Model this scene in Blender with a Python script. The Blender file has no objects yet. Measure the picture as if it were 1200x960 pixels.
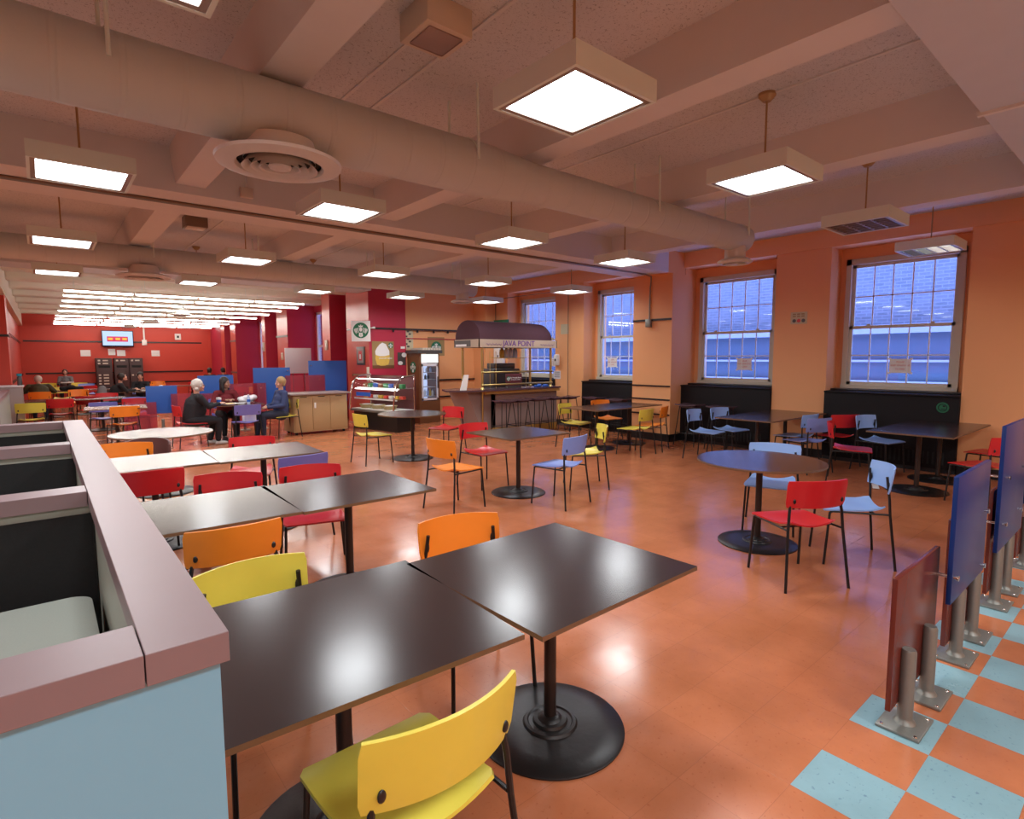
import bpy, bmesh, math, random
from mathutils import Vector, Matrix
random.seed(7)
PI = math.pi
D2R = math.radians
sc = bpy.context.scene
COL = sc.collection

# ------------------------------------------------------------------ materials
def new_mat(name):
    m = bpy.data.materials.new(name); m.use_nodes = True
    nt = m.node_tree
    return m, nt, nt.nodes['Principled BSDF']

def mat(name, rgb, rough=0.5, metal=0.0, spec=0.5, noise=0.0, nscale=40.0, bump=0.0, bscale=60.0, coat=0.0):
    m, nt, b = new_mat(name)
    b.inputs['Base Color'].default_value = (*rgb, 1)
    b.inputs['Roughness'].default_value = rough
    b.inputs['Metallic'].default_value = metal
    b.inputs['Specular IOR Level'].default_value = spec
    b.inputs['Coat Weight'].default_value = coat
    tc = nt.nodes.new('ShaderNodeTexCoord')
    if noise > 0:
        n = nt.nodes.new('ShaderNodeTexNoise'); n.inputs['Scale'].default_value = nscale; n.inputs['Detail'].default_value = 4
        nt.links.new(tc.outputs['Object'], n.inputs['Vector'])
        r = nt.nodes.new('ShaderNodeMapRange'); r.inputs['To Min'].default_value = 1 - noise; r.inputs['To Max'].default_value = 1 + noise
        nt.links.new(n.outputs['Fac'], r.inputs['Value'])
        mx = nt.nodes.new('ShaderNodeVectorMath'); mx.operation = 'SCALE'
        mx.inputs[0].default_value = rgb
        nt.links.new(r.outputs['Result'], mx.inputs['Scale'])
        nt.links.new(mx.outputs['Vector'], b.inputs['Base Color'])
    if bump > 0:
        n2 = nt.nodes.new('ShaderNodeTexNoise'); n2.inputs['Scale'].default_value = bscale; n2.inputs['Detail'].default_value = 3
        nt.links.new(tc.outputs['Object'], n2.inputs['Vector'])
        bp = nt.nodes.new('ShaderNodeBump'); bp.inputs['Strength'].default_value = bump; bp.inputs['Distance'].default_value = 0.01
        nt.links.new(n2.outputs['Fac'], bp.inputs['Height']); nt.links.new(bp.outputs['Normal'], b.inputs['Normal'])
    return m

def emit(name, rgb, s, base=.8):
    m, nt, b = new_mat(name)
    b.inputs['Base Color'].default_value = (base, base, base, 1)
    b.inputs['Emission Color'].default_value = (*rgb, 1); b.inputs['Emission Strength'].default_value = s
    return m

def tinted(name, rgb, alpha, rough=0.12, tr=None):
    # tinted acrylic sheet: part see-through, part solid colour, glossy
    m, nt, b = new_mat(name)
    b.inputs['Base Color'].default_value = (*rgb, 1); b.inputs['Roughness'].default_value = rough
    t = nt.nodes.new('ShaderNodeBsdfTransparent')
    t.inputs['Color'].default_value = (min(1, rgb[0] * 1.4 + .25), min(1, rgb[1] * 1.4 + .12), min(1, rgb[2] * 1.4 + .12), 1)
    if tr: t.inputs['Color'].default_value = (*tr, 1)
    mx = nt.nodes.new('ShaderNodeMixShader'); mx.inputs['Fac'].default_value = alpha
    nt.links.new(t.outputs[0], mx.inputs[1]); nt.links.new(b.outputs[0], mx.inputs[2])
    nt.links.new(mx.outputs[0], nt.nodes['Material Output'].inputs['Surface'])
    return m

def glass_mat(name, tint=(1, 1, 1), refl=0.12, rough=0.02):
    m, nt, b = new_mat(name)
    nt.nodes.remove(b)
    t = nt.nodes.new('ShaderNodeBsdfTransparent'); t.inputs['Color'].default_value = (*tint, 1)
    g = nt.nodes.new('ShaderNodeBsdfGlossy'); g.inputs['Roughness'].default_value = rough
    lw = nt.nodes.new('ShaderNodeLayerWeight'); lw.inputs['Blend'].default_value = 0.25
    ma = nt.nodes.new('ShaderNodeMath'); ma.operation = 'MULTIPLY_ADD'; ma.inputs[1].default_value = 0.4; ma.inputs[2].default_value = refl
    nt.links.new(lw.outputs['Fresnel'], ma.inputs[0])
    mx = nt.nodes.new('ShaderNodeMixShader')
    nt.links.new(ma.outputs[0], mx.inputs['Fac']); nt.links.new(t.outputs[0], mx.inputs[1]); nt.links.new(g.outputs[0], mx.inputs[2])
    nt.links.new(mx.outputs[0], nt.nodes['Material Output'].inputs['Surface'])
    return m

TILE = 0.3055
TX0, TY0 = 2.465, 0.875    # a corner of the tile grid

def floor_mat(name, rgb, dark, seam=0.75, rough=0.2):
    m, nt, b = new_mat(name); L = nt.links; N = nt.nodes.new
    tc = N('ShaderNodeTexCoord')
    mp = N('ShaderNodeMapping'); mp.inputs['Location'].default_value = (-TX0, -TY0, 0)
    L.new(tc.outputs['Object'], mp.inputs['Vector'])
    br = N('ShaderNodeTexBrick'); br.offset = 0; br.squash = 1
    br.inputs['Scale'].default_value = 1; br.inputs['Brick Width'].default_value = TILE; br.inputs['Row Height'].default_value = TILE
    br.inputs['Mortar Size'].default_value = 0.0012; br.inputs['Mortar Smooth'].default_value = 0.4
    br.inputs['Color1'].default_value = (*rgb, 1); br.inputs['Color2'].default_value = (*[c * .93 for c in rgb], 1)
    br.inputs['Mortar'].default_value = (*[c * seam for c in rgb], 1)
    L.new(mp.outputs[0], br.inputs['Vector'])
    n1 = N('ShaderNodeTexNoise'); n1.inputs['Scale'].default_value = 55; n1.inputs['Detail'].default_value = 5
    L.new(tc.outputs['Object'], n1.inputs['Vector'])
    cr = N('ShaderNodeValToRGB'); cr.color_ramp.elements[0].position = 0.62; cr.color_ramp.elements[1].position = 0.72
    L.new(n1.outputs['Fac'], cr.inputs['Fac'])
    mx = N('ShaderNodeMix'); mx.data_type = 'RGBA'
    L.new(cr.outputs['Color'], mx.inputs['Factor']); L.new(br.outputs['Color'], mx.inputs['A']); mx.inputs['B'].default_value = (*dark, 1)
    # large mottling and wear
    n2 = N('ShaderNodeTexNoise'); n2.inputs['Scale'].default_value = 2.2; n2.inputs['Detail'].default_value = 7; n2.inputs['Roughness'].default_value = .65
    L.new(tc.outputs['Object'], n2.inputs['Vector'])
    mr = N('ShaderNodeMapRange'); mr.inputs['From Min'].default_value = .3; mr.inputs['From Max'].default_value = .7; mr.inputs['To Min'].default_value = .86; mr.inputs['To Max'].default_value = 1.12
    L.new(n2.outputs['Fac'], mr.inputs['Value'])
    vm = N('ShaderNodeVectorMath'); vm.operation = 'SCALE'
    L.new(mx.outputs['Result'], vm.inputs[0]); L.new(mr.outputs[0], vm.inputs['Scale'])
    L.new(vm.outputs[0], b.inputs['Base Color'])
    mr2 = N('ShaderNodeMapRange'); mr2.inputs['From Min'].default_value = .3; mr2.inputs['From Max'].default_value = .7
    mr2.inputs['To Min'].default_value = rough - .05; mr2.inputs['To Max'].default_value = rough + .09
    L.new(n2.outputs['Fac'], mr2.inputs['Value']); L.new(mr2.outputs[0], b.inputs['Roughness'])
    n3 = N('ShaderNodeTexNoise'); n3.inputs['Scale'].default_value = 9; n3.inputs['Detail'].default_value = 3
    L.new(tc.outputs['Object'], n3.inputs['Vector'])
    bp = N('ShaderNodeBump'); bp.inputs['Strength'].default_value = 0.25; bp.inputs['Distance'].default_value = 0.004
    L.new(n3.outputs['Fac'], bp.inputs['Height'])
    bp2 = N('ShaderNodeBump'); bp2.invert = True; bp2.inputs['Strength'].default_value = 0.4; bp2.inputs['Distance'].default_value = 0.001
    L.new(br.outputs['Fac'], bp2.inputs['Height']); L.new(bp.outputs[0], bp2.inputs['Normal'])
    L.new(bp2.outputs[0], b.inputs['Normal'])
    b.inputs['Specular IOR Level'].default_value = 0.6
    return m

def ceiling_mat(name, rgb, seams=True):
    m, nt, b = new_mat(name); L = nt.links; N = nt.nodes.new
    tc = N('ShaderNodeTexCoord')
    n1 = N('ShaderNodeTexNoise'); n1.inputs['Scale'].default_value = 60; n1.inputs['Detail'].default_value = 2; n1.inputs['Distortion'].default_value = 1.5
    L.new(tc.outputs['Object'], n1.inputs['Vector'])
    cr = N('ShaderNodeValToRGB'); cr.color_ramp.elements[0].position = 0.60; cr.color_ramp.elements[1].position = 0.66
    cr.color_ramp.elements[0].color = (*rgb, 1); cr.color_ramp.elements[1].color = (*[c * .55 for c in rgb], 1)
    L.new(n1.outputs['Fac'], cr.inputs['Fac'])
    L.new(cr.outputs['Color'], b.inputs['Base Color'])
    b.inputs['Roughness'].default_value = .9
    return m

def brick_outside():
    m, nt, b = new_mat('outside_brick'); L = nt.links; N = nt.nodes.new
    tc = N('ShaderNodeTexCoord')
    sx = N('ShaderNodeSeparateXYZ'); L.new(tc.outputs['Object'], sx.inputs[0])
    cb = N('ShaderNodeCombineXYZ'); L.new(sx.outputs['Y'], cb.inputs['X']); L.new(sx.outputs['Z'], cb.inputs['Y'])
    br = N('ShaderNodeTexBrick'); br.inputs['Scale'].default_value = 1; br.inputs['Brick Width'].default_value = .22; br.inputs['Row Height'].default_value = .075
    br.inputs['Mortar Size'].default_value = .008
    br.inputs['Color1'].default_value = (.15, .155, .17, 1); br.inputs['Color2'].default_value = (.11, .12, .13, 1); br.inputs['Mortar'].default_value = (.21, .215, .23, 1)
    L.new(cb.outputs[0], br.inputs['Vector']); L.new(br.outputs['Color'], b.inputs['Base Color'])
    b.inputs['Roughness'].default_value = .9
    return m

M = {}
M['tub'] = mat('dark_reddish_seat', (.13, .06, .055), .4)
M['floor'] = floor_mat('orange_vinyl_tile', (0.52, 0.175, 0.075), (0.42, .12, .05), rough=.17)
M['floor_blue'] = floor_mat('blue_vinyl_tile', (0.24, 0.42, 0.47), (0.11, .22, .30), rough=.3)
M['ceil'] = ceiling_mat('acoustic_ceiling', (.60, .61, .62))
M['ceil_far'] = mat('far_ceiling_whitened', (.80, .79, .68), .8)  # far ceiling made whiter: its lesser orange bounce light put into the colour
M['beam'] = mat('painted_concrete_beam', (.65, .65, .64), .75, noise=.03, nscale=5)
M['soffit'] = mat('grey_soffit_paint', (.52, .57, .64), .8, noise=.03, nscale=6)
M['wall_orange'] = mat('salmon_wall_paint', (.83, .39, .165), .55, noise=.02, nscale=3, bump=.05, bscale=80)
M['wall_red'] = mat('red_wall_paint', (.55, .045, .022), .5, noise=.03, nscale=3)
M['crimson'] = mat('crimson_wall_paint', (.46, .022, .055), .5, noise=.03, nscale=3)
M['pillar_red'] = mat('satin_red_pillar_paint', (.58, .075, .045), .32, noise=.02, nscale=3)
M['black'] = mat('black_laminate', (.012, .011, .012), .28, noise=.1, nscale=20)
M['blackmetal'] = mat('black_metal', (.018, .016, .016), .35, .3, noise=.15, nscale=25)
M['blackrail'] = mat('black_rail', (.03, .022, .022), .25)
M['cover'] = mat('black_radiator_cover', (.010, .008, .009), .6, spec=.2, noise=.2, nscale=30)
M['darktop'] = mat('dark_laminate_top', (.026, .015, .014), .21, noise=.12, nscale=14, bump=.04, bscale=7)
M['whitetop'] = mat('white_laminate_top', (.62, .62, .57), .3, noise=.03, nscale=8)
M['edge'] = mat('plywood_edge', (.17, .085, .038), .5)
M['post'] = mat('dark_brown_metal_post', (.028, .017, .014), .3, .2)
M['base'] = mat('cast_iron_base', (.014, .013, .013), .36, .2, noise=.25, nscale=18, bump=.1, bscale=30)
M['yellow'] = mat('yellow_plywood', (.74, .62, .075), .35, noise=.04, nscale=12)
M['orange'] = mat('orange_plywood', (.88, .25, .02), .35, noise=.04, nscale=12)
M['red'] = mat('red_plywood', (.60, .016, .02), .33, noise=.04, nscale=12)
M['blue'] = mat('blue_plywood', (.22, .32, .72), .35, noise=.04, nscale=12)
M['violet'] = mat('violet_blue_plywood', (.17, .17, .50), .35, noise=.04, nscale=12)
M['lightblue'] = mat('light_blue_plywood', (.28, .45, .80), .35, noise=.04, nscale=12)
M['mauve'] = mat('mauve_laminate', (.235, .16, .165), .38, noise=.03, nscale=10)
M['boothblue'] = mat('pale_blue_panel', (.20, .45, .60), .5, noise=.02, nscale=4)
M['boothgrey'] = mat('grey_green_panel', (.33, .34, .28), .45, noise=.03, nscale=10)
M['seatgrey'] = mat('speckled_grey_laminate', (.31, .33, .29), .5, noise=.12, nscale=220)
M['boothblack'] = mat('black_fabric_panel', (.012, .012, .012), .9, noise=.3, nscale=120)
M['lampbody'] = mat('lamp_housing_offwhite', (.68, .78, .72), .45)
M['rod'] = mat('brown_rod', (.20, .13, .08), .5)
M['brassrod'] = mat('aged_brass_rod', (.42, .27, .12), .4, .4)
M['glow'] = emit('lamp_glow', (.93, .97, 1.0), 7)
M['glow_strip'] = emit('tube_glow', (1.0, .97, .90), 15)
M['louver'] = mat('dark_louver', (.30, .26, .23), .35, .5)
M['duct'] = mat('painted_duct', (.53, .57, .56), .55)
def duct_bump(m):
    nt = m.node_tree; b = nt.nodes['Principled BSDF']; L = nt.links
    tc = nt.nodes.new('ShaderNodeTexCoord'); wv = nt.nodes.new('ShaderNodeTexWave'); wv.wave_type = 'BANDS'; wv.bands_direction = 'X'
    wv.inputs['Scale'].default_value = 1.15; wv.inputs['Distortion'].default_value = .5; wv.inputs['Detail'].default_value = 1; wv.inputs['Detail Scale'].default_value = .6
    cr = nt.nodes.new('ShaderNodeValToRGB'); cr.color_ramp.elements[0].position = .96; cr.color_ramp.elements[1].position = .995
    ns = nt.nodes.new('ShaderNodeTexNoise'); ns.inputs['Scale'].default_value = 30
    L.new(tc.outputs['Object'], wv.inputs['Vector']); L.new(wv.outputs['Fac'], cr.inputs['Fac']); L.new(tc.outputs['Object'], ns.inputs['Vector'])
    b1 = nt.nodes.new('ShaderNodeBump'); b1.inputs['Strength'].default_value = .1; b1.inputs['Distance'].default_value = .01
    b2 = nt.nodes.new('ShaderNodeBump'); b2.inputs['Strength'].default_value = .6; b2.inputs['Distance'].default_value = .006
    L.new(ns.outputs['Fac'], b1.inputs['Height']); L.new(cr.outputs['Color'], b2.inputs['Height']); L.new(b1.outputs[0], b2.inputs['Normal']); L.new(b2.outputs[0], b.inputs['Normal'])
duct_bump(M['duct'])
M['diff'] = mat('diffuser_paint', (.66, .66, .62), .4)
M['dark'] = mat('dark_void', (.01, .01, .01), .8)
M['frame'] = mat('window_frame_paint', (.58, .53, .42), .45, noise=.04, nscale=8)
M['muntin'] = mat('muntin_paint', (.85, .85, .85), .5)
M['glass'] = glass_mat('wired_glass', (.93, .95, 1.0), .04)
M['paper'] = mat('white_paper', (.8, .78, .76), .8)
M['paper2'] = mat('cream_paper', (.58, .50, .32), .8)
M['redink'] = mat('red_ink', (.55, .08, .08), .7)
M['ink'] = mat('dark_ink', (.05, .04, .04), .7)
M['steel'] = mat('brushed_steel', (.24, .245, .22), .42, .6, noise=.06, nscale=60)
M['chrome'] = mat('polished_steel', (.75, .73, .70), .12, 1)
M['panelred'] = mat('red_lacquer_panel', (.13, .022, .014), .26, noise=.05, nscale=5)
M['panelblue'] = mat('blue_lacquer_panel', (.008, .03, .15), .3, spec=.25, noise=.05, nscale=5)
M['divblue'] = tinted('blue_divider_acrylic', (.03, .13, .50), .94, .4)
M['divred'] = tinted('pink_red_divider_acrylic', (.55, .09, .13), .34, .3, (.95, .60, .66))
M['brass'] = mat('polished_brass', (.58, .46, .17), .3, 1)
M['awning'] = mat('plum_canvas', (.085, .040, .050), .95, spec=.1, noise=.08, nscale=30, bump=.1, bscale=12)
M['valance'] = mat('tan_canvas', (.46, .35, .26), .8, noise=.08, nscale=60)
M['purple'] = mat('purple_paint', (.12, .03, .25), .6)
M['cartbody'] = mat('textured_mauve_panel', (.27, .18, .155), .8, noise=.15, nscale=60)
M['carttop'] = mat('plum_laminate', (.085, .045, .055), .25)
M['wood'] = mat('honey_wood', (.52, .28, .07), .45, noise=.12, nscale=20)
M['brownwood'] = mat('dark_brown_wood', (.16, .06, .022), .45, noise=.12, nscale=20)
M['tan'] = mat('tan_cabinet_laminate', (.46, .30, .14), .5, noise=.05, nscale=30)
M['cabtop'] = mat('grey_cabinet_top', (.30, .22, .20), .35)
M['green'] = mat('emblem_green', (.01, .14, .06), .5)
M['white'] = mat('white_plastic', (.78, .76, .72), .45)
M['offwhite'] = mat('offwhite_box', (.60, .52, .42), .5)
M['screenw'] = mat('white_board', (.72, .68, .70), .5)
M['tvblack'] = mat('tv_black', (.015, .015, .02), .25)
M['tvglow'] = emit('tv_screen', (.45, .62, 1.0), .75, .02)
M['tvmag'] = emit('tv_magenta', (.75, .0, .10), .6, .02)
M['tvyel'] = emit('tv_yellow', (1.0, .45, .03), .8, .02)
M['fridgeglow'] = emit('fridge_interior', (.55, .68, 1.0), .55)
M['fridgesign'] = emit('fridge_header', (.9, 1.0, .95), .5)
M['caseglow'] = emit('case_lamp', (1.0, .98, .9), 6)
M['mail'] = mat('dark_brown_steel', (.055, .022, .022), .45)
M['skin'] = mat('skin_light', (.62, .33, .23), .5)
M['skin2'] = mat('skin_tan', (.42, .21, .14), .5)
M['hair_white'] = mat('white_hair', (.62, .57, .50), .7, noise=.2, nscale=60, bump=.5, bscale=60)
M['hair_dark'] = mat('dark_hair', (.02, .012, .010), .45, noise=.3, nscale=60, bump=.5, bscale=60)
M['hair_blond'] = mat('sandy_hair', (.38, .24, .10), .6, noise=.25, nscale=60, bump=.5, bscale=60)
M['cloth_black'] = mat('black_cloth', (.012, .011, .014), .85, noise=.2, nscale=30, bump=.3, bscale=14)
M['cloth_maroon'] = mat('maroon_knit', (.17, .012, .018), .85, noise=.15, nscale=40, bump=.3, bscale=16)
M['cloth_navy'] = mat('navy_jacket', (.030, .045, .13), .7, noise=.15, nscale=30, bump=.3, bscale=14)
M['cloth_olive'] = mat('olive_jacket', (.055, .045, .018), .8, noise=.15, nscale=30, bump=.3, bscale=14)
M['cloth_grey'] = mat('grey_sweater', (.16, .16, .17), .85, noise=.15, nscale=40)
M['denim'] = mat('dark_denim', (.02, .022, .045), .85)
M['shoe_light'] = mat('pale_shoe', (.55, .52, .48), .6)
M['shoe_dark'] = mat('dark_shoe', (.02, .02, .022), .5)
M['cupblue'] = mat('blue_cup', (.02, .12, .55), .4)
M['food'] = mat('yellow_food', (.70, .45, .08), .7, noise=.2, nscale=40)
M['basket'] = mat('wicker', (.48, .36, .17), .8, noise=.3, nscale=80, bump=.6, bscale=90)
M['bag'] = mat('white_plastic_bag', (.72, .70, .72), .35, bump=.6, bscale=18)
M['bottle'] = mat('clear_blue_bottle', (.45, .55, .75), .15)
M['machine'] = mat('dark_grey_machine', (.07, .062, .058), .4)
M['signmaroon'] = mat('maroon_sign', (.12, .022, .025), .5)
M['kraft'] = mat('kraft_sign', (.33, .21, .08), .7, noise=.06, nscale=12)
M['outside'] = brick_outside()
M['ledge'] = mat('stone_ledge', (.28, .29, .31), .8)
M['outdark'] = mat('lower_outside_wall', (.058, .085, .11), .8, noise=.12, nscale=3)
M['teal'] = mat('teal_plastic', (.02, .30, .42), .4)
for i, c in enumerate([(.55, .05, .03), (.05, .12, .45), (.6, .35, .05), (.05, .25, .1), (.6, .55, .5), (.25, .1, .05)]):
    M['pk%d' % i] = mat('wrapper_colour_%d' % i, c, .35)

# ------------------------------------------------------------------ mesh helpers
def B():
    return bmesh.new()

def box(bm, x0, x1, y0, y1, z0, z1, mi=0, bev=0.0):
    vs = [bm.verts.new((x, y, z)) for z in (z0, z1) for y in (y0, y1) for x in (x0, x1)]
    idx = [(0, 2, 3, 1), (4, 5, 7, 6), (0, 1, 5, 4), (2, 6, 7, 3), (0, 4, 6, 2), (1, 3, 7, 5)]
    fs = []
    for f in idx:
        fc = bm.faces.new([vs[i] for i in f]); fc.material_index = mi; fs.append(fc)
    if bev > 0:
        es = list({e for f in fs for e in f.edges})
        bmesh.ops.bevel(bm, geom=es, offset=bev, segments=2, affect='EDGES', profile=.5)
    return fs

def tube(bm, pts, r, n=10, mi=0, cap=True):
    pts = [Vector(p) for p in pts]
    rs = r if isinstance(r, (list, tuple)) else [r] * len(pts)
    rings = []
    prev = None
    for i, p in enumerate(pts):
        if i == 0: d = pts[1] - pts[0]
        elif i == len(pts) - 1: d = pts[-1] - pts[-2]
        else: d = (pts[i + 1] - pts[i]).normalized() + (pts[i] - pts[i - 1]).normalized()
        d.normalize()
        if prev is None:
            a = Vector((0, 0, 1)) if abs(d.z) < .9 else Vector((1, 0, 0))
            u = d.cross(a).normalized()
        else:
            u = (prev - d * prev.dot(d)).normalized()
        prev = u
        v = d.cross(u)
        rings.append([bm.verts.new(p + (u * math.cos(2 * PI * k / n) + v * math.sin(2 * PI * k / n)) * rs[i]) for k in range(n)])
    for a, b in zip(rings, rings[1:]):
        for k in range(n):
            f = bm.faces.new((a[k], a[(k + 1) % n], b[(k + 1) % n], b[k])); f.material_index = mi
    if cap:
        f = bm.faces.new(rings[0][::-1]); f.material_index = mi
        f = bm.faces.new(rings[-1]); f.material_index = mi

def lathe(bm, prof, c=(0, 0, 0), n=36, mi=0, axis='z'):
    rings = []
    for (r, z) in prof:
        if r < 1e-6:
            rings.append([bm.verts.new((c[0], c[1], c[2] + z))])
        else:
            rings.append([bm.verts.new((c[0] + r * math.cos(2 * PI * k / n), c[1] + r * math.sin(2 * PI * k / n), c[2] + z)) for k in range(n)])
    for a, b in zip(rings, rings[1:]):
        for k in range(n):
            a0, a1 = a[k % len(a)], a[(k + 1) % len(a)]
            b0, b1 = b[k % len(b)], b[(k + 1) % len(b)]
            vs = []
            for v in (a0, a1, b1, b0):
                if v not in vs: vs.append(v)
            if len(vs) >= 3:
                f = bm.faces.new(vs); f.material_index = mi

def shell(bm, fn, nu, nv, th, mi=0):
    """curved sheet with thickness; fn(u,v) -> point, u,v in 0..1; fn gives the middle surface"""
    P = [[Vector(fn(i / nu, j / nv)) for j in range(nv + 1)] for i in range(nu + 1)]
    T, Bt = [], []
    for i in range(nu + 1):
        t, b = [], []
        for j in range(nv + 1):
            du = P[min(i + 1, nu)][j] - P[max(i - 1, 0)][j]
            dv = P[i][min(j + 1, nv)] - P[i][max(j - 1, 0)]
            nrm = du.cross(dv)
            nrm = nrm.normalized() if nrm.length > 1e-9 else Vector((0, 0, 1))
            t.append(bm.verts.new(P[i][j] + nrm * th / 2)); b.append(bm.verts.new(P[i][j] - nrm * th / 2))
        T.append(t); Bt.append(b)
    def q(a, b, c, d):
        f = bm.faces.new((a, b, c, d)); f.material_index = mi
    for i in range(nu):
        for j in range(nv):
            q(T[i][j], T[i + 1][j], T[i + 1][j + 1], T[i][j + 1])
            q(Bt[i][j], Bt[i][j + 1], Bt[i + 1][j + 1], Bt[i + 1][j])
    for i in range(nu):
        q(T[i][0], Bt[i][0], Bt[i + 1][0], T[i + 1][0]); q(T[i][nv], T[i + 1][nv], Bt[i + 1][nv], Bt[i][nv])
    for j in range(nv):
        q(T[0][j], T[0][j + 1], Bt[0][j + 1], Bt[0][j]); q(T[nu][j], Bt[nu][j], Bt[nu][j + 1], T[nu][j + 1])

def prism(bm, pts2, z0, z1, mi=0, plane='xy'):
    def mk(p, h):
        if plane == 'xy': return (p[0], p[1], h)
        if plane == 'xz': return (p[0], h, p[1])
        return (h, p[0], p[1])
    a = [bm.verts.new(mk(p, z0)) for p in pts2]; b = [bm.verts.new(mk(p, z1)) for p in pts2]
    n = len(pts2)
    f = bm.faces.new(a[::-1]); f.material_index = mi
    f = bm.faces.new(b); f.material_index = mi
    for k in range(n):
        f = bm.faces.new((a[k], a[(k + 1) % n], b[(k + 1) % n], b[k])); f.material_index = mi

def ball(bm, c, r, sx=1, sy=1, sz=1, sub=2, rot=None):
    mtx = Matrix.Translation(c)
    if rot is not None: mtx = mtx @ rot.to_4x4()
    mtx = mtx @ Matrix.Diagonal((sx, sy, sz, 1))
    bmesh.ops.create_icosphere(bm, subdivisions=sub, radius=r, matrix=mtx)

def obj(name, bm, m, parent=None, smooth=True, loc=None, rot=None, ang=35, fix=True):
    if fix: bmesh.ops.recalc_face_normals(bm, faces=bm.faces[:])
    me = bpy.data.meshes.new(name); bm.to_mesh(me); bm.free()
    for mm in (m if isinstance(m, (list, tuple)) else [m]): me.materials.append(mm)
    if smooth:
        me.polygons.foreach_set('use_smooth', [True] * len(me.polygons))
        try: me.set_sharp_from_angle(angle=D2R(ang))
        except Exception: pass
    o = bpy.data.objects.new(name, me); COL.objects.link(o)
    if parent: o.parent = parent
    if loc: o.location = loc
    if rot: o.rotation_euler = rot
    return o

def tag(o, label, cat, group=None, kind=None):
    o['label'] = label; o['category'] = cat
    if group: o['group'] = group
    if kind: o['kind'] = kind
    return o

def thing(name, label, cat, loc=(0, 0, 0), rz=0, group=None):
    o = bpy.data.objects.new(name, None); COL.objects.link(o)
    o.empty_display_size = .1
    o.location = loc; o.rotation_euler = (0, 0, rz)
    return tag(o, label, cat, group)

def struct(name, bm, m, parent=None, **k):
    o = obj(name, bm, m, parent, **k)
    if parent is None: o['kind'] = 'structure'
    return o

def dup(root, loc, rz, label, group=None):
    def cp(o, par):
        c = o.copy(); COL.objects.link(c); c.parent = par
        for ch in kids.get(o, []): cp(ch, c)
        return c
    kids = {}
    def scan(o):
        kids[o] = list(o.children)
        for ch in kids[o]: scan(ch)
    scan(root)
    r = cp(root, None)
    r.location = loc; r.rotation_euler = (0, 0, rz); r['label'] = label
    if group: r['group'] = group
    elif 'group' in r: pass
    return r

def textobj(name, s, size, m, parent, loc, rot, ext=.001, align='CENTER'):
    cu = bpy.data.curves.new(name, 'FONT'); cu.body = s; cu.size = size; cu.extrude = ext
    cu.align_x = align; cu.align_y = 'CENTER'; cu.resolution_u = 3
    t = bpy.data.objects.new(name + '_tmp', cu); COL.objects.link(t)
    dg = bpy.context.evaluated_depsgraph_get(); dg.update()
    me = bpy.data.meshes.new_from_object(t.evaluated_get(dg))
    bpy.data.objects.remove(t); bpy.data.curves.remove(cu)
    me.materials.clear(); me.materials.append(m)
    o = bpy.data.objects.new(name, me); COL.objects.link(o)
    o.parent = parent; o.location = loc; o.rotation_euler = rot
    return o
RX = (PI / 2, 0, -PI / 2)    # writing on something that faces -X
RY = (PI / 2, 0, 0)          # writing on something that faces -Y

# ------------------------------------------------------------------ camera
H = 1.68
cam = bpy.data.cameras.new('camera'); cam.sensor_width = 36; cam.lens = 655 / 1200 * 36; cam.clip_start = .05; cam.clip_end = 200
co = bpy.data.objects.new('camera', cam); COL.objects.link(co)
yw, pt, rl = D2R(40), D2R(5.3), D2R(-.2)
f = Vector((math.sin(yw) * math.cos(pt), math.cos(yw) * math.cos(pt), -math.sin(pt)))
r = Vector((math.cos(yw), -math.sin(yw), 0)); u = r.cross(f)
r2 = r * math.cos(rl) + u * math.sin(rl); u2 = -r * math.sin(rl) + u * math.cos(rl)
co.matrix_world = Matrix(((r2.x, u2.x, -f.x, 0), (r2.y, u2.y, -f.y, 0), (r2.z, u2.z, -f.z, H), (0, 0, 0, 1)))
sc.camera = co

# ------------------------------------------------------------------ room
XW, XG = 9.85, 10.27      # wall face, window plane
ZC, ZJ, ZG = 3.72, 3.38, 3.30
YFAR, YB = 29.5, -4.0

bm = B()
# floor: plain orange beyond y = TY0, chequer strip before it
def fq(x0, x1, y0, y1, mi):
    vs = [bm.verts.new(p) for p in ((x0, y0, 0), (x1, y0, 0), (x1, y1, 0), (x0, y1, 0))]
    ff = bm.faces.new(vs); ff.material_index = mi
fq(-6, 10.4, TY0, YFAR + .2, 0)
cx0 = TX0 - 1 * TILE
fq(-6, cx0, YB, TY0, 0)
for i in range(26):
    for j in range(10):
        x0 = cx0 + i * TILE; y1 = TY0 - j * TILE
        fq(x0, min(x0 + TILE, 10.4), y1 - TILE, y1, 1 if (i + j) % 2 == 0 else 0)
fq(cx0, 10.4, YB, TY0 - 10 * TILE, 0)
bmesh.ops.remove_doubles(bm, verts=bm.verts[:], dist=1e-5)
fl = struct('floor', bm, [M['floor'], M['floor_blue']], smooth=False, fix=False)

# ceiling slab
bm = B(); box(bm, -6, 10.6, YB, 13.4, ZC, ZC + .2); box(bm, -6, 10.6, 13.4, YFAR + .3, ZC, ZC + .2, 1)
struct('ceiling', bm, [M['ceil'], M['ceil_far']], smooth=False)
tn = [0]
def trim(bm, m, **k):
    tn[0] += 1
    return struct('trim_%d' % tn[0], bm, m, **k)
# joists along Y
def joist(x, y0, y1, m=None):
    b = B(); prism(b, [(x - .13, ZJ), (x + .13, ZJ), (x + .17, ZC + .02), (x - .17, ZC + .02)], y0, y1, plane='xz')
    trim(b, m or M['beam'], smooth=False)
for x in (-3.12, -.94, 1.24, 3.37, 5.58, 7.78):
    joist(x, .9, 6.45); joist(x, 7.3, 12.78)
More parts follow.
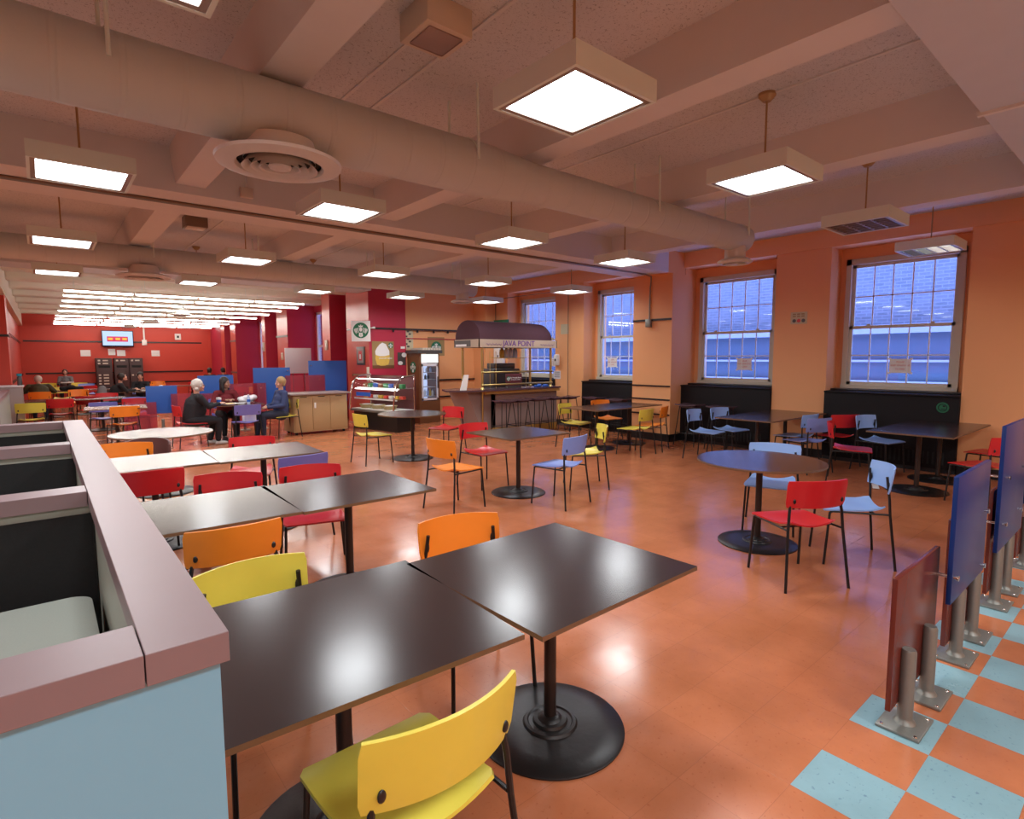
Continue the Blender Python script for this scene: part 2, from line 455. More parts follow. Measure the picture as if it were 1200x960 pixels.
# girders along X
def girder(y0, y1, x0, x1, z, m):
    b = B(); box(b, x0, x1, y0, y1, z, ZC + .02); trim(b, m, smooth=False)
girder(6.41, 7.34, -6, 9.3, ZG, M['beam'])
girder(6.41, 7.34, 9.3, 9.86, ZG, M['wall_orange'])
girder(12.75, 13.55, -6, 6.25, ZG + .02, M['beam'])
girder(.05, .97, -6, 9.86, ZG, M['soffit'])
b = B(); box(b, 4.91, 4.95, .05, .99, ZG - .02, ZG + .01); trim(b, M['beam'])
# seam strips on the ceiling tiles
b = B()
for x, y0, y1 in ((2.2, 1.0, 6.4), (4.47, 1.0, 6.4), (6.64, 1.0, 6.4), (1.95, 3.3, 6.4), (2.2, 7.4, 12.7), (4.47, 7.4, 12.7)):
    box(b, x - .012, x + .012, y0, y1, ZC - .012, ZC + .01)
trim(b, M['beam'])
# wall-side beam above the windows
b = B(); box(b, 9.82, 10.6, YB, 6.41, 3.43, ZC + .02); trim(b, M['wall_orange'], smooth=False)
b = B(); box(b, 9.82, 10.6, 7.34, 12.75, 3.43, ZC + .02); trim(b, M['wall_orange'], smooth=False)
# far-room joists and side soffit
for y in (14.4, 16.2, 18.1, 20.2, 22.6, 25.2, 27.6):
    b = B(); box(b, -.5, 7.3, y, y + .5, ZJ + .02, ZC + .02, bev=.05); trim(b, M['ceil_far'], smooth=False)
b = B(); box(b, -.85, -.48, 9.6, YFAR, 3.0, ZC + .02); trim(b, M['ceil_far'], smooth=False)

# window wall
WIN = [(2.84, 1.94, 3.72), (5.51, 4.60, 6.41), (8.20, 7.34, 9.10), (10.99, 10.05, 11.91)]
bm = B()
seg = [(YB, 1.94), (3.72, 4.60), (9.10, 10.05), (11.91, 13.6)]
for y0, y1 in seg: box(bm, XW, XG + .25, y0, y1, 0, 3.45)
for (c, y0, y1) in WIN:
    w0, w1 = c - .78, c + .78
    box(bm, XG, XG + .25, y0 - .01, w0, 0, 3.45); box(bm, XG, XG + .25, w1, y1 + .01, 0, 3.45)
    box(bm, XG, XG + .25, w0, w1, 0, 1.16); box(bm, XG, XG + .25, w0, w1, 3.25, 3.45)
struct('wall_right', bm, M['wall_orange'], smooth=False)
bm = B(); box(bm, 9.45, XG + .2, 6.41, 7.34, 0, ZG + .001); box(bm, 9.87, XG + .2, 6.405, 7.345, ZG, ZC); struct('trim_91', bm, M['wall_orange'], smooth=False)
# baseboards
bm = B()
for y0, y1 in seg: box(bm, XW - .012, XW, y0, y1, 0, .14)
struct('baseboard_right', bm, M['black'])
bm = B(); box(bm, 9.438, 9.85, 6.398, 6.41, 0, .15); box(bm, 9.438, 9.45, 6.398, 7.352, 0, .15); box(bm, 9.438, 9.85, 7.34, 7.352, 0, .15)
struct('baseboard_pier', bm, M['black'])
# rails round the pier
bm = B()
for z in (1.10, .83, .53): box(bm, 9.43, 9.45, 6.42, 7.33, z - .012, z + .018)
box(bm, 9.42, 9.45, 6.42, 7.33, 2.40, 2.44)
trim(bm, M['blackrail'])

# cross wall closing the salmon hall at the back right, with the red pier
bm = B(); box(bm, 7.28, 10.0, 13.02, 13.3, 0, ZC); struct('wall_back', bm, M['wall_orange'], smooth=False)
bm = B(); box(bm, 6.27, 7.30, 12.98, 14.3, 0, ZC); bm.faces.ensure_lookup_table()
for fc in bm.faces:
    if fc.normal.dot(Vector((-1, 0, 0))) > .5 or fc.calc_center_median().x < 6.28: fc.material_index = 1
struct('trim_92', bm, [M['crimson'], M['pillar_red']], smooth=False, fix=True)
bm = B(); box(bm, 9.5, 9.9, 12.45, 13.05, 0, ZC); struct('trim_93', bm, M['wall_orange'], smooth=False)
bm = B(); box(bm, 6.2, 9.5, 12.955, 12.98, 2.40, 2.445); box(bm, 7.3, 9.5, 12.98, 13.02, 1.06, 1.10); box(bm, 7.3, 9.5, 12.98, 13.02, .60, .64)
for x in (6.9, 7.6, 8.1, 8.55, 9.0):
    box(bm, x, x + .03, 12.90, 12.96, 2.34, 2.41)
trim(bm, M['blackrail'])
bm = B(); box(bm, 6.26, 9.85, 12.99, 13.0, 2.18, 2.20); struct('trim_94', bm, M['crimson'])

# far room
bm = B(); box(bm, -.9, 7.4, YFAR, YFAR + .25, 0, ZC); struct('wall_far', bm, M['wall_red'], smooth=False)
bm = B(); box(bm, -.5, 5.8, YFAR - .03, YFAR, 2.38, 2.44); box(bm, -.5, 5.8, YFAR - .03, YFAR, 1.08, 1.14)
box(bm, -.5, 5.8, YFAR - .03, YFAR, .62, .68); trim(bm, M['blackrail'])
bm = B(); box(bm, -.85, -.6, 16.4, YFAR, 0, ZC); box(bm, -3.0, -.6, 20.3, 20.5, 0, ZC)
struct('wall_left', bm, M['wall_red'], smooth=False)
bm = B(); box(bm, -1.4, -.50, 15.7, 16.4, 0, 3.0); struct('trim_95', bm, M['wall_red'], smooth=False)
bm = B(); box(bm, -1.42, -.48, 15.68, 15.7, 2.15, 2.2); box(bm, -.5, -.48, 15.7, 16.4, 2.15, 2.2)
box(bm, -1.42, -.48, 15.68, 15.7, 1.02, 1.08); box(bm, -1.42, -.48, 15.68, 15.7, .70, .76)
box(bm, -.6, -.57, 16.4, YFAR, 2.3, 2.36); box(bm, -.6, -.57, 16.4, YFAR, 1.06, 1.12); trim(bm, M['blackrail'])
# right side of the far room: wall plane with window strips, piers in front
bm = B()
XR = 7.1
def wseg(y0, y1, z0=0, z1=ZC): box(bm, XR, XR + .3, y0, y1, z0, z1)
FW = [(18.0, 18.7), (24.5, 25.05)]
ys = 14.2
for a, b_ in FW:
    wseg(ys, a); wseg(a, b_, 0, 1.0); wseg(a, b_, 3.2, ZC); ys = b_
wseg(ys, YFAR)
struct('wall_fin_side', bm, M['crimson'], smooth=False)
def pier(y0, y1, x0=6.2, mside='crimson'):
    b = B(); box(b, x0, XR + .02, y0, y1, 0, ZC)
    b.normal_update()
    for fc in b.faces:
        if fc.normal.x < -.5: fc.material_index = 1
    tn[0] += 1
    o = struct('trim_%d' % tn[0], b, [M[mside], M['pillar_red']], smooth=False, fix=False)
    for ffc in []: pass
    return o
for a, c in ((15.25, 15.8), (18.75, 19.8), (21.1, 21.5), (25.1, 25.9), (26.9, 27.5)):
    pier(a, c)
bm = B()
for a, c in ((18.75, 19.8), (25.1, 25.9)):
    box(bm, 6.17, 6.2, a - .03, c + .03, 2.38, 2.44); box(bm, 6.17, 6.2, a - .03, c + .03, 1.08, 1.14)
trim(bm, M['steel'])
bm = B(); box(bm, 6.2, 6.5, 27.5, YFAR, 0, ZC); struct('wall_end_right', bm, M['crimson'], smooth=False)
# walls the camera does not see: behind and to the left, and their openings
bm = B(); box(bm, -6.2, 10.6, YB - .2, YB, 0, ZC); struct('wall_near', bm, M['wall_orange'], smooth=False)
bm = B(); box(bm, -6.2, -6, YB, 20.5, 0, ZC); box(bm, -6, -2.9, 20.3, 20.5, 0, ZC); struct('wall_side_left', bm, M['wall_red'], smooth=False)

# ------------------------------------------------------------------ windows
def make_window(n, c, w=1.56, z0=1.16, z1=3.25, X=XG):
    y0, y1 = c - w / 2, c + w / 2
    zm = (z0 + z1) / 2 - .06
    b = B()
    t = .075
    box(b, X - .06, X + .10, y0, y0 + t, z0, z1); box(b, X - .06, X + .10, y1 - t, y1, z0, z1)
    box(b, X - .06, X + .10, y0, y1, z1 - .09, z1); box(b, X - .09, X + .10, y0, y1, z0, z0 + .06)
    root = struct('window_%d' % n, b, M['frame'])
    b = B(); s = .05
    # upper sash
    for (a0, a1, zz0, zz1, xx) in ((y0 + t, y1 - t, zm - .02, z1 - .09, X + .03), (y0 + t, y1 - t, z0 + .06, zm + .03, X - .02)):
        box(b, xx - .02, xx + .02, a0, a0 + s, zz0, zz1); box(b, xx - .02, xx + .02, a1 - s, a1, zz0, zz1)
        box(b, xx - .02, xx + .02, a0, a1, zz1 - s, zz1); box(b, xx - .02, xx + .02, a0, a1, zz0, zz0 + s)
    box(b, X - .045, X - .02, c - .45, c - .40, zm + .03, zm + .055); box(b, X - .045, X - .02, c + .40, c + .45, zm + .03, zm + .055)
    obj('sash', b, M['frame'], root)
    b = B(); a0, a1 = y0 + t + s, y1 - t - s
    for (zz0, zz1, xx) in ((zm + .03, z1 - .14, X + .03), (z0 + .11, zm - .02, X - .02)):
        for k in range(1, 5):
            yy = a0 + (a1 - a0) * k / 5; box(b, xx - .01, xx + .01, yy - .008, yy + .008, zz0, zz1)
        zz = (zz0 + zz1) / 2; box(b, xx - .01, xx + .01, a0, a1, zz - .008, zz + .008)
    obj('muntin', b, M['muntin'], root)
    for (zz0, zz1, xx) in ((zm + .03, z1 - .14, X + .03), (z0 + .11, zm - .02, X - .02)):
        b = B(); box(b, xx - .003, xx + .003, a0, a1, zz0, zz1); obj('pane', b, M['glass'], root, smooth=False)
    return root
for i, (c, y0, y1) in enumerate(WIN): make_window(i + 1, c)
for i, (a, b_) in enumerate(FW):
    b = B(); X = XR + .1
    box(b, X - .05, X + .05, a, a + .09, 1.0, 3.2); box(b, X - .05, X + .05, b_ - .09, b_, 1.0, 3.2); box(b, X - .05, X + .05, a, b_, 3.12, 3.2); box(b, X - .05, X + .05, a, b_, 1.0, 1.08)
    box(b, X - .03, X + .03, a, b_, 2.05, 2.12)
    root = struct('window_%d' % (5 + i), b, M['muntin'])
    b = B(); box(b, X - .003, X + .003, a, b_, 1.0, 3.2); obj('pane', b, M['glass'], root)

# outside
bm = B(); box(bm, 15.0, 15.4, -8, 34, 2.35, 11); box(bm, 14.9, 15.4, -8, 34, -1, 2.2, 1); box(bm, 14.7, 15.4, -8, 34, 2.2, 2.4, 2)
box(bm, 14.8, 15.0, -8, 34, 1.05, 1.12, 2); box(bm, 14.8, 15.0, -8, 34, 1.55, 1.60, 2)
tag(obj('brick_building', bm, [M['outside'], M['outdark'], M['ledge']], smooth=False), 'bluish brick building with a pale stone ledge seen through the windows', 'building')

# radiator covers
def rad(y0, y1, lab):
    t = thing('radiator_cover', lab, 'radiator cover', (9.83, (y0 + y1) / 2, 0), 0, 'black radiator covers under the windows')
    h = (y1 - y0) / 2
    b = B(); box(b, -.03, .44, -h + .003, h - .003, .06, 1.10, bev=.004)
    for k in range(5):
        pass
    obj('body', b, M['cover'], t)
    b = B(); box(b, -.05, .43, -h + .003, h - .003, 1.10, 1.125, bev=.004); obj('top', b, M['cover'], t)
    b = B(); box(b, .2, .43, -h + .01, h - .01, 1.125, 1.155, bev=.003); obj('sill', b, M['black'], t)
    b = B(); box(b, .0, .40, -h + .01, h - .01, 0, .06); obj('plinth', b, M['black'], t)
    b = B()
    for k in range(26):
        yy = -h + .15 + (2 * h - .3) * k / 25; box(b, -.034, -.03, yy - .012, yy + .012, .12, .30)
    obj('grille', b, M['dark'], t)
    return t
rad(1.94, 3.72, 'black radiator cover with a green round sticker under the rightmost window')
rad(4.60, 6.41, 'black radiator cover under the window right of the banded pier, stool in front')
rad(7.34, 9.10, 'black radiator cover under the window left of the banded pier')
rad(10.05, 11.91, 'black radiator cover partly hidden behind the awning counter')
# green sticker
t = thing('round_sticker', 'small round green sticker on the black cover under the right window', 'sticker', (9.795, 2.13, .95))
b = B(); lathe(b, [(0, 0), (.075, 0), (.075, .002), (0, .002)], n=32); obj('disc', b, M['green'], t, rot=(0, -PI / 2, 0))
b = B(); tube(b, [(-.0045, .05 * math.cos(a), .05 * math.sin(a)) for a in [k * PI / 8 for k in range(17)]], .004, 6)
box(b, -.005, -.002, -.03, .02, -.028, -.018); box(b, -.005, -.002, -.03, .0, .01, .03)
obj('emblem', b, M['dark'], t)

# papers on windows and walls
def paper(loc, w, h, lines, lab, face='x', m='paper', tilt=0, ink='redink', size=.03, group=None):
    t = thing('paper_notice', lab, 'notice', loc, 0, group)
    b = B()
    if face == 'x': box(b, -.002, 0, -w / 2, w / 2, -h / 2, h / 2)
    else: box(b, -w / 2, w / 2, -.002, 0, -h / 2, h / 2)
    sh = obj('sheet', b, M[m], t, smooth=False)
    for k, s in enumerate(lines):
        zz = h * .28 - k * h * .25
        textobj('lettering', s, size, M[ink], t, (-.003, 0, zz) if face == 'x' else (0, -.003, zz), RX if face == 'x' else RY, .0005)
    if face == 'x' and m == 'paper':
        for sy in (-1, 1):
            for sz in (-1, 1):
                b = B(); box(b, -.003, -.0021, sy * w / 2 - .02, sy * w / 2 + .02, sz * h / 2 - .015, sz * h / 2 + .015)
                obj('tape', b, M['white'], t, smooth=False)
    return t
WT = ['PLEASE', 'KEEP WINDOWS', 'CLOSED']
for (yy, zz, pos) in ((2.80, 1.53, 'the rightmost window'), (5.33, 1.54, 'the window right of the banded pier'), (8.55, 1.56, 'the window left of the banded pier'), (10.5, 1.56, 'the window behind the awning')):
    paper((10.245, yy, zz), .29, .22, WT, 'white paper with red lettering taped inside ' + pos, size=.034, group='paper notices on the windows')
t = paper((9.848, 4.19, 2.33), .27, .20, [], 'cream wall plaque with three round symbols between the two right windows', m='paper2')
for k, mm in enumerate(('machine', 'red', 'machine')):
    b = B(); lathe(b, [(0, 0), (.03, 0), (.03, .003), (0, .003)], n=20); obj('symbol', b, M[mm], t, loc=(-.002, .075 - .075 * k, -.045), rot=(0, -PI / 2, 0))
for k in range(2):
    b = B()
    for j in range(3): box(b, -.004, -.002, .10 - .07 * j - .05, .10 - .07 * j, .02 + .035 * k, .04 + .035 * k)
    obj('print_line', b, M['kraft'], t)
paper((9.848, 9.72, 2.37), .27, .24, [], 'cream notice on the wall crossed by a thin conduit', m='paper2')
t = paper((9.848, 9.98, 1.25), .24, .2, [], 'white printed card on the wall just right of the awning counter', m='screenw')
b = B()
for k in range(4): box(b, -.004, -.002, -.09, .09, .06 - .04 * k, .075 - .04 * k)
obj('print_line', b, M['machine'], t)
t = thing('soap_dispenser', 'white wall dispenser right of the awning counter', 'dispenser', (9.85, 9.95, 1.62))
b = B(); box(b, -.10, 0, -.07, .07, -.14, .14, bev=.03); obj('body', b, M['white'], t)
b = B(); box(b, -.108, -.10, -.02, .02, -.03, .03, bev=.004); obj('window', b, M['dark'], t)

# ------------------------------------------------------------------ pendant lamps
LD = None
def make_lamp(name='pendant_lamp'):
    t = thing(name, '', 'ceiling lamp', (0, 0, 3.05), 0, 'square pendant lamps')
    b = B(); h = .315
    box(b, -h, h, -h, -h + .02, 0, .11); box(b, -h, h, h - .02, h, 0, .11); box(b, -h, -h + .02, -h + .02, h - .02, 0, .11); box(b, h - .02, h, -h + .02, h - .02, 0, .11)
    box(b, -h, h, -h, h, .11, .117)
    obj('housing', b, M['lampbody'], t, smooth=False)
    b = B(); k = h - .02; g = .03
    for a, c, d, e in ((-k, k, -k, -k + g), (-k, k, k - g, k), (-k, -k + g, -k, k), (k - g, k, -k, k)): box(b, a, c, d, e, .004, .02)
    obj('inner_frame', b, M['louver'], t, smooth=False)
    b = B(); k = h - .05; vs = [b.verts.new(p) for p in ((-k, -k, .016), (k, -k, .016), (k, k, .016), (-k, k, .016))]; b.faces.new(vs[::-1])
    obj('diffuser', b, M['glow'], t, smooth=False, fix=False)
    global LD
    if LD is None:
        LD = bpy.data.lights.new('lamp_light', 'AREA'); LD.shape = 'SQUARE'; LD.size = .5; LD.energy = 12; LD.color = (.93, .97, 1.0); LD.spread = D2R(168)
    lo = bpy.data.objects.new('light_source', LD); COL.objects.link(lo); lo.parent = t; lo.location = (0, 0, .008)
    b = B(); tube(b, [(0, 0, .11), (0, 0, ZC - 3.05 - .03)], .008, 8); obj('rod', b, M['brassrod'], t)
    b = B(); lathe(b, [(0, -.06), (.03, -.06), (.065, -.02), (.065, 0), (0, 0)], (0, 0, ZC - 3.05), 20); obj('ceiling_cup', b, M['brassrod'], t)
    return t
l0 = None
LAMPS = [  # x, y, label
 (2.32, 2.23, 'large glowing square lamp nearest the camera, over the front tables'),
 (4.46, 2.21, 'glowing square lamp second in the front row, with a brass ceiling cup'),
 (6.78, 2.25, None),
 (9.0, 2.25, None),
 (.295, 2.305, 'glowing square lamp cut off by the top edge, above the big duct'),
 (.32, 5.42, 'glowing square lamp at the far left, first of the row below the big duct'),
 (2.28, 5.25, 'glowing square lamp right of the large round air diffuser'),
 (4.45, 5.30, 'glowing square lamp below the narrowing part of the big duct'),
 (6.62, 5.32, 'glowing square lamp beside the end of the ceiling conduit'),
 (.28, 8.62, 'glowing square lamp at the left in the bay past the girder'),
 (2.32, 8.62, 'glowing square lamp right of the small ceiling box past the girder'),
 (4.46, 8.62, 'glowing square lamp third from the left in the bay past the girder'),
 (6.52, 8.45, 'glowing square lamp above the round canopy of the counter'),
 (8.7, 8.4, 'glowing square lamp above the wall right of the canopy'),
 (.29, 11.7, 'glowing square lamp furthest left in the last salmon bay'),
 (2.30, 11.7, 'glowing square lamp in the last salmon bay beside the rearmost diffuser'),
 (4.45, 11.7, 'glowing square lamp in the last bay, above the white screen'),
 (6.48, 11.5, 'glowing square lamp above the red pier and glass display case'),
 (8.60, 11.25, 'glowing square lamp close behind the small diffuser at the second duct end'),
]
l0 = make_lamp()
first = True
OUT = [(-1.9, 2.3), (-4.0, 2.3), (-1.9, 5.3), (-4.0, 5.3), (-1.9, 8.6), (-4, 8.6), (-1.9, 11.7), (-4, 11.7), (-4, -1), (-1.9, -1), (.3, -1), (2.3, -1), (4.46, -1), (6.7, -1), (8.8, -1), (.3, -2.9), (2.3, -2.9), (4.46, -2.9), (-1.9, -2.9)]
LAMPS += [(x_, y_, 'glowing square lamp out of view, %s' % ('left of the booth' if y_ > 0 else 'behind the viewpoint')) for x_, y_ in OUT]
for (x, y, lab) in LAMPS:
    if lab is None: continue
    if first: l0.location = (x, y, 3.05); l0['label'] = lab; first = False
    else: dup(l0, (x, y, 3.05), 0, lab)
# unlit lamp with bare louver
def louver_lamp(x, y, lab, lit):
    t = make_lamp(); t.location = (x, y, 3.05); t['label'] = lab
    for ch in list(t.children):
        if ch.name.startswith('light_source'):
            bpy.data.objects.remove(ch); continue
        if ch.name.startswith('diffuser'):
            if not lit: ch.data.materials[0] = M['lampbody']
            else:
                me = ch.data
                for v in me.vertices:
                    if v.co.y > 0: v.co.y = .02
                me.materials[0] = M['glow']
            ch.location.z = .03
    b = B(); k = .265
    for i in range(1, 6):
        p = -k + 2 * k * i / 6
        box(b, p - .006, p + .006, -k, k, .004, .045)
    for i in range(1, 4):
        p = -k + 2 * k * i / 4
        box(b, -k, k, p - .008, p + .008, .006, .045)
    obj('louver', b, M['louver'], t, smooth=False)
    return t
louver_lamp(6.78, 2.25, 'unlit square lamp with a dark louver, third in the front row', False)
louver_lamp(9.0, 2.2, 'half lit square lamp hanging in front of the rightmost window', True)

# ------------------------------------------------------------------ fluorescent strips in the far room
s0 = None
ROW = [(14.75, .42, 5.35), (15.9, .44, 5.6), (17.35, .45, 5.6), (19.0, .45, 5.75), (20.9, .44, 5.9), (23.3, .42, 5.95), (25.1, .43, 6.0), (26.9, .43, 6.05), (28.6, .43, 6.1)]
cnt = 0
def make_strip():
    t = thing('fluorescent_strip', '', 'strip light', (0, 0, 3.06), 0, 'fluorescent strips in rows under the far ceiling')
    b = B(); box(b, .01, 1.23, -.05, .05, .03, .07, bev=.006); obj('housing', b, M['ceil_far'], t)
    b = B(); box(b, .03, 1.21, -.03, .03, 0, .035, bev=.010); obj('lens', b, M['glow_strip'], t)
    for hx in (.2, 1.04):
        b = B(); tube(b, [(hx, 0, .07), (hx, 0, ZJ - 3.04)], .005, 6); obj('hanger', b, M['lampbody'], t)
    return t
ordn = ['front', 'second', 'third', 'fourth', 'fifth', 'sixth', 'seventh', 'eighth', 'rearmost']
s0 = make_strip(); st = True
for ri, (y, xa, xb) in enumerate(ROW):
    n = 4
    step = (xb - xa) / n
    for k in range(n):
        pos = ['leftmost', 'second', 'third', 'rightmost'][k]
        lab = 'white fluorescent strip, %s in the %s row of the red room ceiling' % (pos, ordn[ri])
        if st: o = s0; o.location = (xa, y, 3.06); o['label'] = lab; st = False
        else: o = dup(s0, (xa + k * step, y, 3.06), 0, lab)
        o.scale = (step / 1.24, 1, 1)

# ------------------------------------------------------------------ ducts, diffusers, boxes, conduit
t = thing('air_duct', 'large round painted duct crossing the ceiling above the front tables', 'duct', (0, 3.7, 3.17))
b = B()
def ductring(xs, rs, seg=40):
    pts = [(x, 0, 0) for x in xs]; tube(b, pts, rs, seg)
ductring([-5.8, 2.85, 3.3, 6.95], [.20, .20, .165, .165]); obj('duct_body', b, M['duct'], t, ang=50)
b = B()
for x, rr in ((.35, .20), (2.62, .20), (4.95, .165), (7.3 - .5, .165)):
    b = B()
    for s in (-1, 1):
        tube(b, [(x, s * rr, 0), (x, s * (rr - .01), ZC - 3.17 + .005)], .011, 8)
        tube(b, [(x, s * (rr + .004) * math.cos(a), (rr + .004) * math.sin(a)) for a in [k * PI / 10 for k in range(6)]], .005, 6)
    obj('hanger_rod', b, M['lampbody'], t)
t2 = thing('air_duct', 'second round painted duct crossing behind the girder, above the display case', 'duct', (0, 10.2, 3.2))
b = B(); tube(b, [(-5.8, 0, 0), (7.45, 0, 0)], .17, 36); obj('duct_body', b, M['duct'], t2, ang=50)
for x in (1.4, 2.9, 5.0, 7.0):
    for s in (-1, 1):
        b = B(); tube(b, [(x, s * .165, 0), (x, s * .155, ZC - 3.2 + .005)], .010, 8); obj('hanger_rod', b, M['lampbody'], t2)

def diffuser(x, y, ztop, zb, R, rn, lab):
    t = thing('air_diffuser', lab, 'air diffuser', (x, y, zb))
    hh = ztop - zb
    b = B(); lathe(b, [(rn, .03), (rn, hh)], n=40); obj('neck', b, M['diff'], t)
    b = B(); lathe(b, [(rn * .96, .05), (R * .80, .055), (R, .03), (R * .985, .012), (R * .80, -.005), (R * .70, .0), (R * .66, .02)], n=48); obj('flange', b, M['diff'], t)
    b = B(); lathe(b, [(0, .045), (R * .70, .045), (R * .70, .04), (0, .04)], n=40); obj('throat', b, M['dark'], t)
    for q in (.60, .46, .33):
        b = B(); lathe(b, [(R * q, -.012), (R * q * .86, .03), (R * q * .80, .03), (R * (q - .03), -.006), (R * q, -.012)], n=40); obj('ring', b, M['diff'], t)
    b = B(); lathe(b, [(0, -.012), (R * .17, -.010), (R * .19, 0), (R * .15, .03), (0, .03)], n=32); obj('centre_disc', b, M['diff'], t)
    return t
diffuser(1.22, 3.7, 3.02, 2.87, .37, .21, 'large round ringed air diffuser hanging below the front duct')
diffuser(6.78, 3.7, 3.08, 2.85, .21, .125, 'small round air diffuser at the right end of the front duct')
diffuser(1.28, 10.2, 3.08, 2.90, .36, .20, 'round air diffuser on the second duct, above the red room')
diffuser(7.15, 10.2, 3.10, 2.88, .25, .14, 'round air diffuser at the end of the second duct, above the canopy')
for x, y, R, lb in ((3.3, 19.4, .33, 'middle'), (3.2, 24.6, .4, 'further'), (2.9, 28.2, .3, 'furthest')):
    diffuser(x, y, ZC - .003, 2.98, R, R * .6, 'round diffuser among the white strips, the %s one' % {'middle': 'nearest', 'further': 'middle', 'furthest': 'furthest'}[lb])
t = thing('ceiling_speaker_box', 'square beige speaker box with brown grille on the near ceiling', 'speaker', (1.92, 2.98, 3.56))
b = B(); box(b, -.155, .155, -.155, .155, 0, .16, bev=.004); obj('case', b, M['offwhite'], t)
b = B(); box(b, -.115, .115, -.115, .115, -.006, .001, bev=.01); obj('grille', b, M['cabtop'], t)
t = thing('ceiling_speaker_box', 'small beige box on the ceiling past the girder, left of a joist end', 'speaker', (1.98, 10.6, 3.6))
t.location = (1.83, 9.3, 3.56)
b = B(); box(b, -.14, .14, -.14, .14, 0, .16, bev=.004); obj('case', b, M['rod'], t)
b = B(); box(b, -.12, .12, -.12, .12, -.01, .001, bev=.004); obj('grille', b, M['offwhite'], t)
t = thing('junction_box', 'small square junction box on the near face of the girder', 'junction box', (1.75, 6.41, 3.40))
b = B(); box(b, -.06, .06, -.06, 0, -.05, .05, bev=.004); obj('case', b, M['offwhite'], t)
b = B(); tube(b, [(0, -.03, .05), (0, -.03, .33)], .008, 6); obj('stub_pipe', b, M['beam'], t)
# conduit along the girder and down the pier
t = thing('electrical_conduit', 'thin conduit running along the girder and bending down the banded pier', 'conduit', (0, 0, 0))
b = B()
tube(b, [(-5, 6.80, ZG - .02), (9.1, 6.80, ZG - .02), (9.33, 6.83, ZG - .03), (9.40, 6.88, ZG - .10), (9.43, 6.92, ZG - .25), (9.43, 6.93, 2.42)], .014, 8); obj('pipe', b, M['steel'], t)
b = B(); tube(b, [(-5, 6.77, ZG - .013), (8.2, 6.77, ZG - .013)], .012, 8); obj('second_pipe', b, M['rod'], t)
b = B(); box(b, 9.38, 9.44, 6.87, 6.99, 2.28, 2.44, bev=.006); obj('socket_box', b, M['steel'], t)
t = thing('wall_conduit', 'thin brown conduit across and down the salmon wall right of the awning', 'conduit', (0, 0, 0))
b = B(); tube(b, [(9.82, 12.4, 3.30), (9.82, 9.58, 3.30), (9.82, 9.58, .2)], .010, 6); tube(b, [(9.82, 12.4, 3.30), (9.82, 12.4, .3)], .01, 6); tube(b, [(9.82, 12.05, 2.2), (9.82, 12.05, 1.0)], .01, 6); obj('pipe', b, M['rod'], t)

# ------------------------------------------------------------------ chairs
def chair_parts(t, col):
    b = B()
    def sf(u_, v_):
        uu = u_ * 2 - 1
        hw = .195 + .03 * math.sin(min(1, v_ * 1.25) * PI / 2)
        rc = 1 - .10 * max(0, (abs(v_ - .5) * 2 - .82) / .18) ** 2
        y = -.20 + .44 * v_
        y += -.0 * uu * uu
        z = .452 + .020 * (uu * uu) * (1 - v_) ** .7 - .010 * math.sin(v_ * PI * .8) + .016 * max(0, v_ - .45) - .14 * max(0, v_ - .80) ** 1.6
        z += .020 * max(0, .18 - v_) / .18 * abs(uu) ** 2
        return (uu * hw * rc, y, z)
    shell(b, sf, 10, 14, .011); obj('seat', b, col, t, ang=50)
    b = B()
    def bf(u_, v_):
        uu = u_ * 2 - 1
        z = .605 + .195 * v_
        edge = max(0, abs(v_ - .5) * 2 - .75) / .25
        hw = .240 * (1 - .035 * edge ** 2) - .006 * (1 - v_)
        y = -.262 - .028 * (v_ - .0) + .064 * uu * uu
        z += .006 * (1 - uu * uu) * (1 if v_ > .5 else 0) * (v_ - .5) * 2
        return (uu * hw, y, z)
    shell(b, bf, 14, 6, .012); obj('backrest', b, col, t, ang=50)
    for s in (-1, 1):
        b = B(); tube(b, [(s * .190, -.198, .735), (s * .197, -.205, .66), (s * .212, -.215, .56), (s * .222, -.222, .43), (s * .255, -.268, 0.0)], .0102, 8); obj('leg', b, M['blackmetal'], t)
        b = B(); tube(b, [(s * .205, .185, .436), (s * .208, .200, .425), (s * .222, .232, 0.0)], .0102, 8); obj('leg', b, M['blackmetal'], t)
    b = B()
    for s in (-1, 1): tube(b, [(s * .218, -.216, .437), (s * .205, .185, .436)], .008, 8)
    tube(b, [(-.206, .12, .437), (.206, .12, .437)], .007, 6); tube(b, [(-.214, -.12, .437), (.214, -.12, .437)], .007, 6)
    obj('seat_frame', b, M['blackmetal'], t)
    for s in (-1, 1):
        b = B(); ball(b, (s * .190, -.237, .655), .012, 1, .5, 1.5, 2); ball(b, (s * .190, -.212, .665), .012, .9, .5, 2.4, 2); obj('fixing_clip', b, M['black'], t)
protos = {}
def chair(x, y, deg, col, lab, group=None, scale=1):
    rz = D2R(deg - 90)
    if col not in protos:
        t = thing('cafe_chair', lab, 'chair', (x, y, 0), rz, group)
        chair_parts(t, M[col]); protos[col] = t
        if group is None and 'group' in t: del t['group']
        return t
    o = dup(protos[col], (x, y, 0), rz, lab)
    if group: o['group'] = group
    elif 'group' in o: del o['group']
    return o
G1 = 'coloured cafe chairs'
